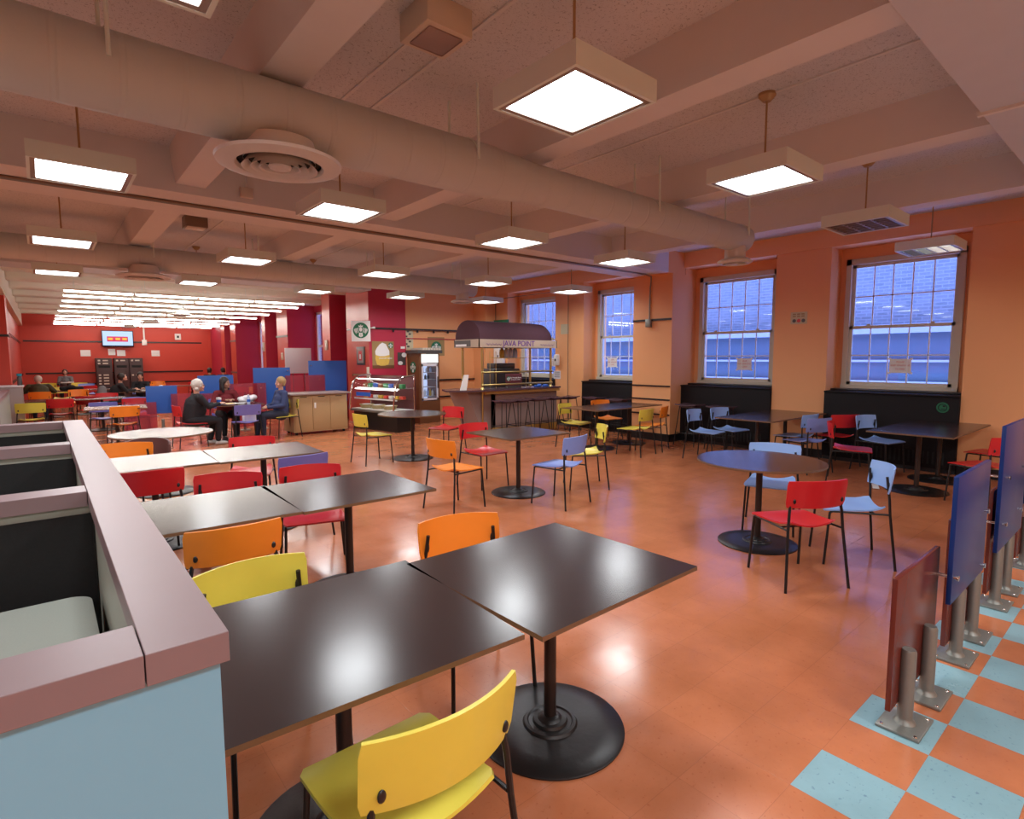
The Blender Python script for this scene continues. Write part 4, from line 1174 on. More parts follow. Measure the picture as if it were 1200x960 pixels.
# display case
CO, CR = Vector((5.98, 11.2, 0)), D2R(10.5)
def cw(x, y, z):
    return (CO.x + x * math.cos(CR) - y * math.sin(CR), CO.y + x * math.sin(CR) + y * math.cos(CR), z)
t = thing('display_case', 'curved glass pastry display case on a black base', 'display case', CO, CR)
LY, DX = 1.68, .62
b = B(); box(b, .08, DX - .02, .03, LY - .03, 0, .42); obj('base', b, M['black'], t, smooth=False)
b = B(); box(b, 0, DX, 0, LY, .42, .47, bev=.004); obj('body', b, M['steel'], t)
b = B(); box(b, DX - .03, DX, 0, LY, .47, 1.27, bev=.002); obj('back_panel', b, M['signmaroon'], t)
prof = [(-.03, .45), (.0, .75), (.03, .95), (.085, 1.10), (.17, 1.20), (.28, 1.255), (DX - .02, 1.28)]
for yy in (.015, LY - .015):
    b = B(); tube(b, [(x, yy, z) for x, z in prof], .020, 10); obj('end_frame', b, M['chrome'], t)
    b = B(); tube(b, [(DX - .03, yy, 1.28), (DX - .03, yy, .47)], .018, 10); obj('end_post', b, M['chrome'], t)
b = B()
for (x, z), (x2, z2) in zip(prof, prof[1:]):
    b.faces.new([b.verts.new(p) for p in ((x, .02, z), (x, LY - .02, z), (x2, LY - .02, z2), (x2, .02, z2))])
bmesh.ops.remove_doubles(b, verts=b.verts[:], dist=1e-5)
caseglass = glass_mat('case_glass', (.97, .98, .98), .02)
obj('front_glass', b, caseglass, t, ang=60)
b = B(); b.faces.new([b.verts.new((x, .012, z)) for x, z in prof] + [b.verts.new((DX - .03, .012, .47))]); obj('end_glass', b, caseglass, t, smooth=False)
for z, x0 in ((.72, .10), (.97, .18)):
    b = B(); box(b, x0, DX - .04, .04, LY - .04, z, z + .012); obj('shelf', b, caseglass, t, smooth=False)
    b = B(); box(b, x0 - .012, x0 + .008, .04, LY - .04, z - .012, z + .02); obj('shelf_edge', b, M['white'], t, smooth=False)
b = B(); box(b, .20, .22, .05, LY - .05, 1.18, 1.195); obj('lamp_tube', b, M['caseglow'], t, smooth=False)
b = B(); box(b, .11, .13, .05, LY - .05, .945, .956); obj('lamp_tube', b, M['caseglow'], t, smooth=False)
b = B(); box(b, .02, DX - .04, .03, LY - .03, .47, .49); obj('deck', b, M['white'], t, smooth=False)
pos = ['first', 'second', 'third', 'fourth', 'fifth', 'sixth', 'seventh', 'eighth']
for si, (z, sh) in enumerate(((.733, 'middle'), (.983, 'upper'))):
    for i in range(8):
        y = .13 + i * .195
        b = B(); hh = .07 + .03 * ((i * 3 + si) % 3); box(b, -.05, .05, -.06, .06, 0, hh, bev=.008)
        tag(obj('snack_packet', b, M['pk%d' % ((i * 2 + si * 3) % 6)], loc=cw(.34, y, z), rot=(0, 0, CR)), 'small wrapped snack on the %s shelf of the glass case, %s from the near end' % (sh, pos[i]), 'snack', 'snacks in the display case')
for i, y in enumerate((.5, .95, 1.38)):
    tt = thing('basket', 'round wicker basket on the deck of the glass case, %s' % ('nearest', 'middle', 'furthest')[i], 'basket', cw(.26, y, .49), 0, 'baskets in the display case')
    b = B(); lathe(b, [(0, .0), (.13, 0), (.17, .08), (.18, .09), (.165, .085), (.125, .012), (0, .012)], n=28); obj('basket_body', b, M['basket'], tt)
    b = B(); lathe(b, [(0, .10), (.08, .095), (.15, .07)], n=20); obj('cloth', b, M['paper'], tt)
t = thing('price_board', 'blue price strip inside the glass case', 'sign', cw(.075, 1.25, .83), CR)
b = B(); box(b, -.006, 0, -.28, .28, -.045, .045); obj('plate', b, M['cupblue'], t)

# ------------------------------------------------------------------ coffee cart with awning
t = thing('coffee_counter', 'coffee counter with brass posts and a plum barrel awning', 'counter', (0, 0, 0))
X0, X1, Y0, Y1 = 7.42, 9.36, 9.5, 10.65
b = B(); box(b, X0, X1, Y0, Y0 + .10, .10, .97); box(b, X0, X0 + .08, Y0, Y1, .10, .97); prism(b, [(6.78, .97), (X0, .97), (X0, .0), (7.22, .0)], Y0 + .05, Y0 + .75, plane='xz')
obj('front_panel', b, M['cartbody'], t, smooth=False)
b = B(); box(b, X0 - .02, X1, Y0 - .02, Y0 + .01, 0.0, .16); box(b, 7.16, X1, Y0 - .10, Y0, .905, .965); box(b, X0 - .02, X0, Y0, Y1, 0, .16); obj('wood_trim', b, M['wood'], t, smooth=False)
b = B()
prism(b, [(6.38, Y0 + .22), (6.62, Y0 - .05), (7.1, Y0 - .18), (X1 + .02, Y0 - .12), (X1 + .02, Y0 + .45), (7.3, Y0 + .45), (7.3, Y0 + .8), (6.62, Y0 + .75)], .97, 1.005); obj('countertop', b, M['carttop'], t, smooth=False)
posts = ((7.14, Y0 - .02), (9.14, Y0 - .02), (7.14, Y0 + .70), (9.14, Y0 + .70))
for x, y in posts:
    b = B(); tube(b, [(x, y, .99), (x, y, 1.95)], .028, 14); lathe(b, [(.05, 1.005), (.045, 1.02), (.028, 1.05)], (x, y, 0), 16); obj('post', b, M['brass'], t)
b = B(); tube(b, [(7.14, Y0 - .02, .0), (7.14, Y0 - .02, .97)], .018, 10); obj('lower_post', b, M['brass'], t)
for z in (1.10, 1.37):
    b = B(); tube(b, [(7.14, Y0 - .05, z), (9.14, Y0 - .05, z)], .020, 14)
    for x in (7.14, 9.14): ball(b, (x, Y0 - .04, z), .034, sub=2)
    obj('rail', b, M['brass'], t)
b = B(); ax0, ax1, ay0, ay1 = 7.0, 9.27, Y0 - .1, Y0 + .82
box(b, ax0, ax1, ay0, ay0 + .02, 1.90, 2.07); box(b, ax0, ax1, ay1 - .02, ay1, 1.90, 2.07); box(b, ax0, ax0 + .02, ay0, ay1, 1.90, 2.07); box(b, ax1 - .02, ax1, ay0, ay1, 1.90, 2.07)
obj('valance', b, M['valance'], t, smooth=False)
b = B(); n = 18; ym = (ay0 + ay1) / 2; ry = (ay1 - ay0) / 2 - .01
def arch(x, s=1.0): return [b.verts.new((x, ym - ry * s * math.cos(PI * k / n), 2.06 + .42 * s * math.sin(PI * k / n) ** .85 + .0)) for k in range(n + 1)]
rings = [arch(ax0 + .03), arch(ax0 + .10, 1.0), arch(8.1, .985), arch(8.8, .985), arch(9.08, .95), arch(9.2, .78), arch(9.26, .5)]
for i in range(1, 7):
    if i >= 4:
        dz = 0
for a_, c_ in zip(rings, rings[1:]):
    for k in range(n): b.faces.new((a_[k], a_[k + 1], c_[k + 1], c_[k]))
b.faces.new(rings[0]); b.faces.new(rings[-1][::-1])
obj('awning', b, M['awning'], t, ang=40)
textobj('lettering', 'JAVA POINT', .17, M['purple'], t, (8.10, ay0 - .004, 1.985), RY, .002)
for qx in (7.4, 8.95):
    b = B(); tube(b, [(qx - .22 + .03 * k, ay0 - .004, 1.965 + .022 * math.sin(k * 2.3)) for k in range(15)], .004, 5); obj('faint_scroll', b, M['purple'], t)
b = B(); box(b, ax0 - .004, ax0, ay0 + .3, ay0 + .9, 1.92, 2.05); obj('side_print', b, M['machine'], t, smooth=False)
b = B(); box(b, ax0 - .006, ax0 - .004, ay0 + .45, ay0 + .85, 1.925, 1.97); obj('side_print_light', b, M['paper'], t, smooth=False)
# things on the cart
t = thing('espresso_machine', 'dark grey coffee machine on the counter under the awning', 'coffee machine', (8.45, 10.45, 0))
b = B(); box(b, -.42, .42, -.2, .25, 0, .98); obj('stand', b, M['machine'], t, smooth=False)
b = B(); box(b, -.40, .40, -.2, .25, .98, 1.42, bev=.02); obj('body', b, M['machine'], t)
b = B(); box(b, -.30, .34, -.1, .2, 1.42, 1.55, bev=.02); obj('top', b, M['machine'], t)
t = thing('counter_sign', 'maroon sign reading We Proudly Brew in front of the coffee machine', 'sign', (8.22, 9.72, 1.005))
b = B(); box(b, -.24, .24, 0, .015, .04, .31, bev=.003); obj('plate', b, M['signmaroon'], t)
b = B(); box(b, -.2, .2, -.02, .06, 0, .04); obj('foot', b, M['machine'], t)
emblem(t, (-.165, -.002, .20), .055, RY)
textobj('lettering', 'We Proudly Brew', .047, M['paper'], t, (.04, -.003, .22), RY)
textobj('lettering', 'STARBUCKS COFFEE', .030, M['paper'], t, (.045, -.003, .175), RY)
t = thing('card_holder', 'white card standing on the left wing of the counter', 'card', (6.72, 9.55, 1.005), D2R(-15))
b = B(); prism(b, [(-.09, 0), (.05, 0), (.10, .32), (0, .32)], 0, .03, plane='xz'); obj('card', b, M['white'], t)
t = thing('wire_rack', 'wire rack holding pink and amber bottles above the coffee machine', 'rack', (8.25, 9.95, 1.005))
b = B()
for x in (-.45, .45):
    for y in (-.1, .12): tube(b, [(x, y, 0), (x, y, .82)], .006, 6)
box(b, -.45, .45, -.1, .12, .66, .675); obj('frame', b, M['brass'], t)
for x, c, nm in ((8.06, 'food', 'amber'), (8.20, 'screenw', 'pinkish'), (8.32, 'screenw', 'pale'), (8.45, 'bottle', 'bluish')):
    b = B(); lathe(b, [(0, 0), (.055, 0), (.06, .12), (.05, .18), (.025, .21), (0, .22)], n=18)
    tag(obj('syrup_bottle', b, M[c], loc=(x, 9.96, 1.68)), '%s bottle on the wire rack under the awning' % nm, 'bottle')
t = thing('blue_cloth', 'crumpled blue and white cloth at the right end of the counter', 'cloth', (8.85, 9.56, 1.005))
b = B(); ball(b, (0, 0, .03), .07, 1, .7, .6); ball(b, (-.1, .02, .02), .05, 1, .7, .5); ball(b, (.2, 0, .02), .10, 1, .5, .35); obj('heap', b, M['cupblue'], t)
t = thing('wall_panel_box', 'white electrical box on the salmon wall behind the counter', 'box', (9.85, 12.2, 1.72))
b = B(); box(b, -.12, 0, -.22, .22, -.28, .25, bev=.05); obj('case', b, M['white'], t)
b = B(); box(b, -.128, -.12, -.02, .02, -.03, .03); obj('latch', b, M['machine'], t)
t = thing('green_board', 'dark green board edge on the wall behind the awning', 'board', (9.78, 12.1, 2.5))
t.location = (9.84, 11.9, 2.62)
b = B(); box(b, -.05, 0, -.05, .9, -.3, .1); obj('board', b, M['green'], t)

# stools
def make_stool():
    t = thing('bar_stool', '', 'stool', (0, 0, 0), 0, 'black bar stools')
    b = B(); shell(b, lambda u_, v_: ((u_ - .5) * .44, (v_ - .5) * .34, .755 + .018 * ((u_ - .5) * 2) ** 2 + .012 * ((v_ - .5) * 2) ** 2), 8, 6, .022); 
    box(b, -.16, .16, -.12, .12, .725, .75); obj('seat', b, M['carttop'], t)
    for sx in (-1, 1):
        for sy in (-1, 1):
            b = B(); tube(b, [(sx * .15, sy * .11, .735), (sx * .22, sy * .19, 0)], .0085, 8); obj('leg', b, M['blackmetal'], t)
    b = B(); z = .24; q = 1 - z / .735
    x = .15 + .07 * q; y = .11 + .08 * q
    tube(b, [(-x, -y, z), (x, -y, z), (x, y, z), (-x, y, z), (-x, -y, z)], .007, 6); obj('footrest', b, M['blackmetal'], t)
    return t
ST = [(7.42, 9.10, 0, 'leftmost black stool in front of the awning counter'), (7.86, 9.12, 4, 'second black stool from the left at the awning counter'),
      (8.36, 9.10, -5, 'third black stool from the left at the awning counter'), (8.86, 9.12, 2, 'fourth black stool at the awning counter'),
      (9.30, 9.05, 8, 'black stool at the right end of the awning counter'), (9.50, 8.45, 88, 'black stool against the radiator cover left of the banded pier'),
      (9.50, 7.75, 95, 'black stool against the left radiator cover, nearer the banded pier'),
      (9.42, 5.95, 90, 'black stool against the cover just right of the banded pier'), (9.42, 5.30, 93, 'black stool hidden behind the light blue chairs')]
s_ = make_stool()
for i, (x, y, a, lab) in enumerate(ST):
    if i == 0: s_.location = (x, y, 0); s_.rotation_euler.z = D2R(a); s_['label'] = lab
    else: dup(s_, (x, y, 0), D2R(a), lab)

# ------------------------------------------------------------------ far wall things
t = thing('television', 'wall television with a magenta and yellow banner on the red far wall', 'television', (2.56, YFAR - .12, 2.62), 0)
b = B(); box(b, -.56, .56, -.05, .03, -.36, .33, bev=.01); obj('casing', b, M['tvblack'], t)
b = B(); box(b, -.53, .53, -.055, -.05, -.30, .30); obj('screen', b, M['tvglow'], t, smooth=False)
b = B(); box(b, -.38, .36, -.058, -.055, -.14, .08); obj('banner', b, M['tvmag'], t, smooth=False)
for x in (-.26, 0, .24):
    b = B(); box(b, x - .08, x + .08, -.061, -.058, -.07, .02); obj('banner_block', b, M['tvyel'], t, smooth=False)
b = B(); box(b, -.1, .1, .03, .128, -.1, .1); obj('bracket', b, M['machine'], t)
t.location = (2.58, YFAR - .13, 2.56)
LK = [(1.72, 2.27, 'leftmost'), (2.34, 2.85, 'middle'), (2.87, 3.35, 'rightmost')]
for i, (x0, x1, nm) in enumerate(LK):
    t = thing('parcel_locker', 'dark brown steel locker unit at the far wall, %s of three' % nm, 'locker', ((x0 + x1) / 2, 28.9, 0), 0, 'dark locker units at the far wall')
    w = (x1 - x0) / 2
    b = B(); box(b, -w, w, -.25, .3, 0, 1.72, bev=.008); obj('body', b, M['mail'], t)
    for z0_ in (1.32, .42):
        b = B(); box(b, -w * .7, w * .7, -.262, -.25, z0_, z0_ + .1); obj('opening', b, M['dark'], t, smooth=False)
    for k, z in enumerate((1.62, 1.50, 1.02, .90, .78, .66) if i == 0 else (1.62, 1.0)):
        b = B(); box(b, -w * .75, -w * .45, -.26, -.25, z - .03, z + .03); box(b, -w * .15, w * .5, -.26, -.25, z - .025, z + .025); obj('label_holder', b, M['offwhite'], t, smooth=False)
for k, (x, z, w, lab) in enumerate(((1.45, 1.93, .34, 'white notice on the red far wall, left of the lockers'), (2.35, 1.98, .25, 'white notice directly above the middle locker'), (2.68, 1.94, .3, 'wide white notice above the right locker'), (3.95, 1.93, .32, 'white notice on the red far wall, right of the lockers'))):
    paper((x, YFAR - .002, z), w, .26, [], lab, 'y', 'paper')
t = thing('wall_clock_box', 'small white box with a dark centre high on the red far wall', 'box', (4.85, YFAR, 2.68))
b = B(); box(b, -.12, .12, -.06, 0, -.14, .14, bev=.01); obj('case', b, M['white'], t)
b = B(); box(b, -.04, .04, -.065, -.06, -.05, .05); obj('centre', b, M['dark'], t)
t = thing('wall_outlet_pipe', 'white pipe with a socket right of the television', 'pipe', (3.55, YFAR, 2.4))
b = B(); box(b, -.03, .03, -.05, 0, .1, .98); obj('pipe', b, M['white'], t)
b = B(); box(b, -.09, .09, -.07, 0, -.12, .12, bev=.01); obj('socket_box', b, M['white'], t)
for (x, y, z, h, lab) in ((6.2, 15.5, 2.05, .14, 'small white thermostat on the first pier of the red room'), (6.2, 19.3, 1.75, .12, 'white light switch on the pier behind the white board'), (6.2, 21.3, 2.1, .16, 'small white box on a narrow pier in the red room')):
    t = thing('wall_switch', lab, 'switch', (x, y, z)); b = B(); box(b, -.03, 0, -.09, .09, -h, h, bev=.006); obj('plate', b, M['offwhite'], t)
    b = B(); box(b, -.036, -.03, -.03, .03, -.05, .05); obj('toggle', b, M['white'], t)
t = thing('hand_rail_bracket', 'short brown rail on a pale wall plate above the display case', 'rail', (6.27, 12.99, 1.26))
b = B(); box(b, -.06, .0, -.02, .02, -.18, .18); obj('plate', b, M['offwhite'], t)
t.location = (6.268, 13.02, 1.28)
b = B(); tube(b, [(-.03, 0, 0), (-.45, -.02, -.01)], .025, 10); obj('rail', b, M['brownwood'], t)
t = thing('floor_paper', 'crumpled white wrapper on the floor under the rightmost tables', 'litter', (8.15, 2.42, 0), D2R(20))
b = B(); shell(b, lambda u_, v_: ((u_ - .5) * .30, (v_ - .5) * .07, .012 + .006 * math.sin(u_ * 19) * math.cos(v_ * 7)), 14, 4, .003); obj('wrapper', b, M['paper'], t)

# ------------------------------------------------------------------ people
def capsule(b, p, q, r0, r1, n=14):
    p = Vector(p); q = Vector(q)
    tube(b, [p, q], [r0, r1], n)
    ball(b, p, r0, sub=2); ball(b, q, r1, sub=2)
def chain(b, pts, rs):
    for (p, q, a, c) in zip(pts, pts[1:], rs, rs[1:]): capsule(b, p, q, a, c)
def remesh(o, v):
    md = o.modifiers.new('union', 'REMESH'); md.mode = 'VOXEL'; md.voxel_size = v; md.use_smooth_shade = True
    md = o.modifiers.new('soft', 'SMOOTH'); md.iterations = 3; md.factor = .5
def person(lab, loc, deg, top, bottom, hair, skin='skin', hairstyle='short', shoe='shoe_dark', lean=.0, fat=1.0, head_yaw=0, head_pitch=0,
           wr=(.16, .36, .80), wl=(-.16, .36, .80), kr=(.12, .42, .50), kl=(-.12, .42, .50), ar=(.13, .40, .08), al=(-.13, .40, .08), vox=.009, glasses=False, er=None, el=None, cap=None):
    t = thing('person', lab, 'person', loc, D2R(deg - 90)); t.scale = (.965,) * 3
    hip = Vector((0, 0, .56)); ch = Vector((0, lean * .6, .86)); nk = Vector((0, lean, 1.06)); hd = nk + Vector((0, lean * .25 + .015, .155))
    sh = [Vector((s * .165 * (1 + (fat - 1) * .5), lean * .95, 1.00)) for s in (1, -1)]
    W = [Vector(wr), Vector(wl)]
    E = [Vector(er) if er else (sh[0] + W[0]) / 2 + Vector((.07, -.04, -.12)), Vector(el) if el else (sh[1] + W[1]) / 2 + Vector((-.07, -.04, -.12))]
    K = [Vector(kr), Vector(kl)]; A = [Vector(ar), Vector(al)]
    HP = [Vector((s * .09, 0, .54)) for s in (1, -1)]
    RM = Matrix.Rotation(D2R(head_yaw), 3, 'Z') @ Matrix.Rotation(D2R(-head_pitch), 3, 'X')
    hp = lambda x, y, z: hd + RM @ Vector((x, y, z))
    # body: one continuous surface
    b = B()
    chain(b, [hip, ch, nk - Vector((0, 0, .05))], [.125 * fat, .125 * fat, .07]); chain(b, [nk - Vector((0, .0, .06)), nk + Vector((0, .0, .06))], [.055, .05])
    chain(b, [sh[0], sh[1]], [.055, .055])
    ball(b, hp(0, 0, .02), .092, .80, .98, 1.12, 3, RM); ball(b, hp(0, .035, -.055), .058, .85, .85, .9, 2, RM)
    b_n = hp(0, .098, -.005); ball(b, b_n, .015, .8, 1.2, 1.5, 2, RM); ball(b, hp(0, .102, -.02), .012, 1.2, 1, .8, 2, RM)
    for s in (1, -1): ball(b, hp(s * .076, .0, .0), .022, .35, .8, 1.2, 2, RM); ball(b, hp(s * .04, .068, -.03), .026, 1, .8, 1, 2, RM)
    ball(b, hp(0, .082, -.085), .022, 1.2, .8, .7, 2, RM)
    for i in (0, 1):
        s = 1 if i == 0 else -1
        chain(b, [sh[i], E[i], W[i]], [.048, .038, .026])
        d = (W[i] - E[i]).normalized()
        side = d.cross(Vector((0, 0, 1)));
        side = side.normalized() if side.length > .1 else Vector((1, 0, 0))
        upv = side.cross(d).normalized()
        # palm
        pc = W[i] + d * .045
        ball(b, pc, .036, 1.0, 1.15, .55, 2, Matrix((side, d, upv)).transposed())
        # four unequal bent fingers and a thumb
        for fi, (ln, off) in enumerate(((.066, .027), (.074, .009), (.069, -.010), (.054, -.027))):
            k0 = W[i] + d * .075 + side * off * s; k1 = k0 + d * ln * .45 - upv * .008; k2 = k1 + d * ln * .25 - upv * .020; k3 = k2 + d * ln * .10 - upv * .020
            chain(b, [k0, k1, k2, k3], [.0095, .009, .0082, .0072])
        k0 = W[i] + d * .03 + side * .026 * s; k1 = k0 + side * .024 * s + d * .022 - upv * .008; k2 = k1 + d * .028 - upv * .012
        chain(b, [k0, k1, k2], [.012, .010, .0085])
        chain(b, [HP[i], K[i], A[i]], [.080 * fat, .054, .036]); chain(b, [A[i] + Vector((0, -.03, -.035)), A[i] + Vector((0, .14, -.05))], [.03, .028])
    o = obj('body', b, M[skin], t, fix=False); remesh(o, vox)
    # clothing
    b = B()
    chain(b, [hip + Vector((0, 0, -.01)), ch, nk - Vector((0, .0, .055))], [.150 * fat, .148 * fat, .088]); chain(b, [sh[0], sh[1]], [.072, .072])
    ball(b, hip * .4 + ch * .6 + Vector((0, .035 * fat, 0)), .14 * fat, 1.05, 1, 1.1, 3)
    for i in (0, 1): chain(b, [sh[i], E[i], E[i] * .08 + W[i] * .92], [.066 * (.6 + .4 * fat), .054, .038])
    o = obj('top', b, M[top], t, fix=False); remesh(o, max(vox, .012))
    b = B()
    for i in (0, 1): chain(b, [HP[i], K[i], A[i] + Vector((0, 0, .03))], [.100 * fat, .070, .052])
    ball(b, hip + Vector((0, .0, -.02)), .148 * fat, 1.1, 1, .7, 3)
    o = obj('trousers', b, M[bottom], t, fix=False); remesh(o, max(vox, .012))
    for i in (0, 1):
        b = B(); chain(b, [A[i] + Vector((0, -.035, -.035)), A[i] + Vector((0, .05, -.038)), A[i] + Vector((0, .15, -.048))], [.042, .042, .032]); o = obj('shoe', b, M[shoe], t, fix=False); remesh(o, .012)
    # hair
    b = B()
    ball(b, hp(0, -.024, .046), .106, .90, 1.0, 1.06, 3, RM)
    if hairstyle == 'long':
        for s in (1, -1): chain(b, [hp(s * .065, -.02, .03), hp(s * .085, -.02, -.08), hp(s * .08, 0, -.17)], [.045, .042, .030])
        chain(b, [hp(0, -.06, .0), hp(0, -.075, -.16)], [.07, .06])
    elif hairstyle == 'curly':
        for k in range(34):
            a = random.uniform(0, 2 * PI); e = random.uniform(-.5, 1.3)
            p = Vector((.086 * math.cos(a) * math.cos(e), -.025 + .09 * math.sin(a) * math.cos(e), .035 + .10 * math.sin(e)))
            if p.y > .035 and p.z < .085: continue
            ball(b, hp(*p), random.uniform(.022, .032), sub=1)
        chain(b, [hp(.05, -.05, -.05), hp(-.05, -.05, -.05)], [.045, .045])
    else:
        chain(b, [hp(.05, -.05, -.03), hp(-.05, -.05, -.03)], [.04, .04])
        for s in (1, -1): ball(b, hp(s * .07, .0, .035), .028, .6, 1, 1.3, 2, RM)
    o = obj('hair', b, M[hair], t, fix=False); remesh(o, .010)
    # features
    for s in (1, -1):
        b = B(); ball(b, hp(s * .032, .083, .012), .0095, 1.2, .6, .7, 2, RM); obj('eye', b, M['ink'], t)
        b = B(); ball(b, hp(s * .032, .088, .032), .016, 1.1, .4, .25, 2, RM); obj('eyebrow', b, M[hair], t)
    b = B(); ball(b, hp(0, .094, -.052), .017, 1.3, .35, .35, 2, RM); obj('mouth', b, M['redink'], t)
    if glasses:
        b = B()
        for s in (1, -1): tube(b, [tuple(hp(s * .034 + .024 * math.cos(a), .103, .012 + .018 * math.sin(a))) for a in [k * PI / 8 for k in range(17)]], .0022, 6); tube(b, [tuple(hp(s * .056, .103, .016)), tuple(hp(s * .08, .0, .012))], .002, 6)
        obj('glasses', b, M['machine'], t)
    return t
person('seated person with white hair and black clothes reaching to the table from the left', (2.16, 12.12, -.02), 5, 'cloth_black', 'cloth_black', 'hair_white', hairstyle='curly', shoe='shoe_light', fat=1.28, lean=.10, glasses=True,
       wr=(.16, .46, .86), wl=(-.14, .44, .84), kr=(.13, .44, .52), kl=(-.13, .44, .52), ar=(.13, .42, .10), al=(-.10, .34, .10), vox=.008)
person('seated person with long dark hair and maroon top behind the shared table', (2.98, 13.22, -.02), -88, 'cloth_maroon', 'cloth_black', 'hair_dark', 'skin2', 'long', fat=1.12, lean=.10, head_yaw=40, wr=(.07, .40, .86), wl=(-.07, .40, .86), er=(.27, .14, .80), el=(-.27, .14, .80), vox=.008)
person('seated person with short sandy hair and navy jacket in a yellow chair, leaning back', (3.86, 12.28, -.02), 187, 'cloth_navy', 'denim', 'hair_blond', lean=-.02, fat=1.08, wr=(.06, .30, .72), wl=(-.05, .32, .70), er=(.24, .05, .74), el=(-.24, .05, .74), kr=(.10, .44, .53), kl=(-.10, .44, .53), ar=(.08, .50, .10), al=(-.10, .44, .10), vox=.008)
person('person in an olive jacket bent over a table, seen from behind at the far left', (-.08, 20.1, -.04), 92, 'cloth_olive', 'denim', 'hair_white', lean=.34, fat=1.55, head_pitch=-60, wr=(.22, .58, .84), wl=(-.22, .58, .84), er=(.36, .34, .84), el=(-.36, .34, .84), vox=.014)
person('person in a grey sweater reading at the far wall, left of the lockers', (.72, 28.75, -.02), -95, 'cloth_grey', 'denim', 'hair_dark', lean=.14, head_pitch=-30, fat=1.2, wr=(.14, .42, .82), wl=(-.14, .42, .82), vox=.014)
person('person in a black jacket leaning over food in front of the lockers, side view', (1.48, 19.15, -.02), 0, 'cloth_black', 'cloth_black', 'hair_dark', lean=.20, head_pitch=-20, fat=1.2, wr=(.12, .55, .86), wl=(-.10, .50, .86), vox=.014)
person('person in dark clothes with pulled back hair facing the man by the lockers', (2.28, 20.2, -.02), -100, 'cloth_black', 'denim', 'hair_dark', lean=.12, fat=1.05, wr=(.12, .45, .86), wl=(-.10, .45, .86), vox=.014)
person('dark haired person far away above the second blue divider, on the left', (5.22, 25.5, .0), 60, 'cloth_black', 'denim', 'hair_dark', lean=.1, fat=1.25, vox=.016)
person('dark haired person in navy far away above the second blue divider, on the right', (5.80, 25.5, .0), 100, 'cloth_navy', 'denim', 'hair_dark', lean=.1, fat=1.25, vox=.016)
chair(1.45, 19.15, 0, 'red', 'red chair under the person in the black jacket', G1)
chair(2.28, 20.28, -100, 'blue', 'blue chair under the person facing the man by the lockers', G1)
chair(.72, 28.82, -95, 'lightblue', 'chair under the person in grey', G1)
chair(5.2, 25.45, 60, 'red', 'chair under the left one of the two far dark haired people', G1)
chair(5.80, 25.42, 100, 'orange', 'chair under the right one of the two far dark haired people', G1)
t = thing('winter_coat', 'dark coat hanging over the chair of the person in the black jacket', 'coat', (1.24, 19.0, 0))
b = B(); chain(b, [(0, 0, .86), (-.03, -.02, .6), (-.02, -.05, .32)], [.10, .15, .17]); o = obj('coat', b, M['cloth_grey'], t, fix=False); remesh(o, .015)

# things on the shared table
zt = .76
t = thing('drink_cup', 'blue and white paper cup on the shared table', 'cup', (2.64, 12.15, zt))
b = B(); lathe(b, [(0, 0), (.034, 0), (.046, .15), (.043, .15), (.03, .01)], n=24); obj('cup', b, M['cupblue'], t)
b = B(); lathe(b, [(.0475, .115), (.049, .15), (.035, .158), (0, .158)], n=24); obj('lid', b, M['white'], t)
b = B(); lathe(b, [(.0385, .03), (.041, .055)], n=24); obj('stripe', b, M['red'], t)
t = thing('food_tray', 'white takeaway tray with yellow food on the shared table', 'tray', (2.83, 12.12, zt))
b = B(); lathe(b, [(0, .0), (.12, 0), (.17, .03), (.165, .034), (.115, .008), (0, .008)], n=28); obj('plate', b, M['white'], t)
b = B()
for k in range(14): ball(b, (random.uniform(-.09, .06), random.uniform(-.07, .07), .025), .026, 1.2, .8, .6, 1)
obj('food', b, M['food'], t)
t = thing('plastic_bag', 'crumpled white plastic bag on the shared table', 'bag', (3.24, 12.42, zt))
b = B()
for k in range(16): ball(b, (random.uniform(-.13, .13), random.uniform(-.10, .10), random.uniform(.05, .12)), random.uniform(.05, .075), 1, 1, .8, 2)
o = obj('bag', b, M['bag'], t, fix=False); remesh(o, .012)
t = thing('water_bottle', 'small bottle with a red and blue label on the shared table', 'bottle', (3.17, 12.08, zt))
b = B(); lathe(b, [(0, 0), (.032, 0), (.032, .13), (.014, .17), (.014, .185), (0, .185)], n=20); obj('body', b, M['bottle'], t)
b = B(); lathe(b, [(.033, .05), (.033, .10)], n=20); obj('label_band', b, M['cupblue'], t)
b = B(); lathe(b, [(.016, .185), (.016, .20), (0, .20)], n=16); obj('cap', b, M['white'], t)
t = thing('napkin_pile', 'loose pile of white napkins between cup and bag', 'napkins', (3.02, 12.15, zt))
b = B()
for k in range(4): box(b, -.09 + .01 * k, .07 + .015 * k, -.06 + .01 * k, .06, .004 + .008 * k, .009 + .008 * k)
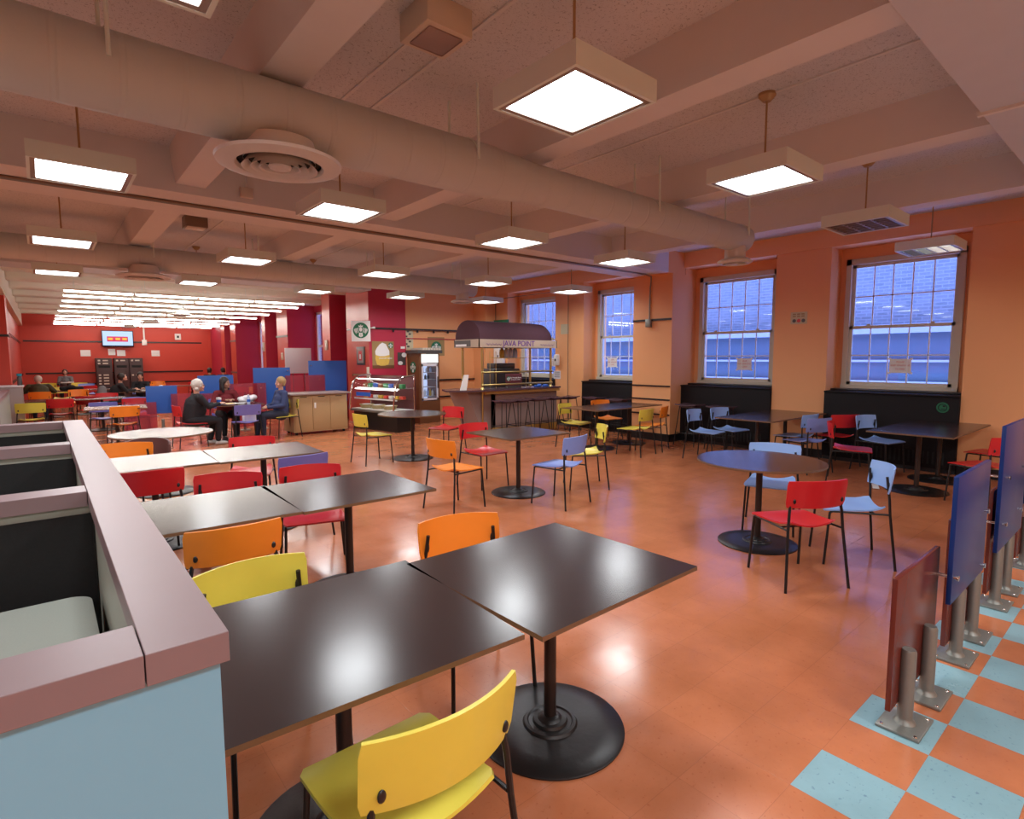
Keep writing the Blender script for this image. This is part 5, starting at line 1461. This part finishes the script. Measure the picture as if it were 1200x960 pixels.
obj('sheets', b, M['paper'], t)
t = thing('shopping_bag', 'pale pink paper bag on the seat behind the periwinkle chair back', 'bag', (3.06, 11.70, .455), D2R(-3))
b = B(); box(b, -.10, .12, -.09, .10, 0, .17, bev=.01); obj('bag', b, M['paper'], t)
t = thing('food_tray', 'white tray with brown food on the table near the lockers', 'tray', (2.35, 19.35, zt))
b = B(); box(b, -.18, .18, -.12, .12, 0, .03, bev=.005); obj('tray', b, M['white'], t)
b = B()
for k in range(8): ball(b, (random.uniform(-.12, .12), random.uniform(-.07, .07), .045), .035, 1, 1, .7, 1)
obj('food', b, M['brownwood'], t)
t = thing('plastic_bag', 'white bag beside a brown item on the table near the lockers', 'bag', (2.65, 19.2, zt))
b = B(); ball(b, (0, 0, .08), .09, 1, .8, .9); ball(b, (.07, .02, .05), .06); o = obj('bag', b, M['bag'], t, fix=False); remesh(o, .015)
t = thing('open_book', 'open white book in front of the person in grey', 'book', (.75, 28.15, zt))
b = B(); box(b, -.2, .2, -.13, .13, 0, .02); obj('pages', b, M['paper'], t)
t = thing('black_bag', 'black bag lying on the table right of the olive jacket', 'bag', (.62, 20.85, zt))
b = B(); chain(b, [(-.2, 0, .07), (.25, .05, .06)], [.07, .06]); ball(b, (0, 0, .1), .09, 1.5, 1, .8); o = obj('bag', b, M['cloth_black'], t, fix=False); remesh(o, .015)

# ------------------------------------------------------------------ light and view
w = bpy.data.worlds.new('sky'); sc.world = w; w.use_nodes = True
bg = w.node_tree.nodes['Background']; bg.inputs['Color'].default_value = (.25, .38, 1.0, 1); bg.inputs['Strength'].default_value = 6.2
sc.view_settings.view_transform = 'Standard'; sc.view_settings.look = 'None'; sc.view_settings.gamma = 1; sc.view_settings.exposure = 0.68
try: sc.view_settings.use_curve_mapping = False
except Exception: pass
sc.cycles.use_denoising = True
sc.cycles.max_bounces = 8; sc.cycles.diffuse_bounces = 5; sc.cycles.glossy_bounces = 4; sc.cycles.transparent_max_bounces = 16
sc.cycles.sample_clamp_indirect = 6
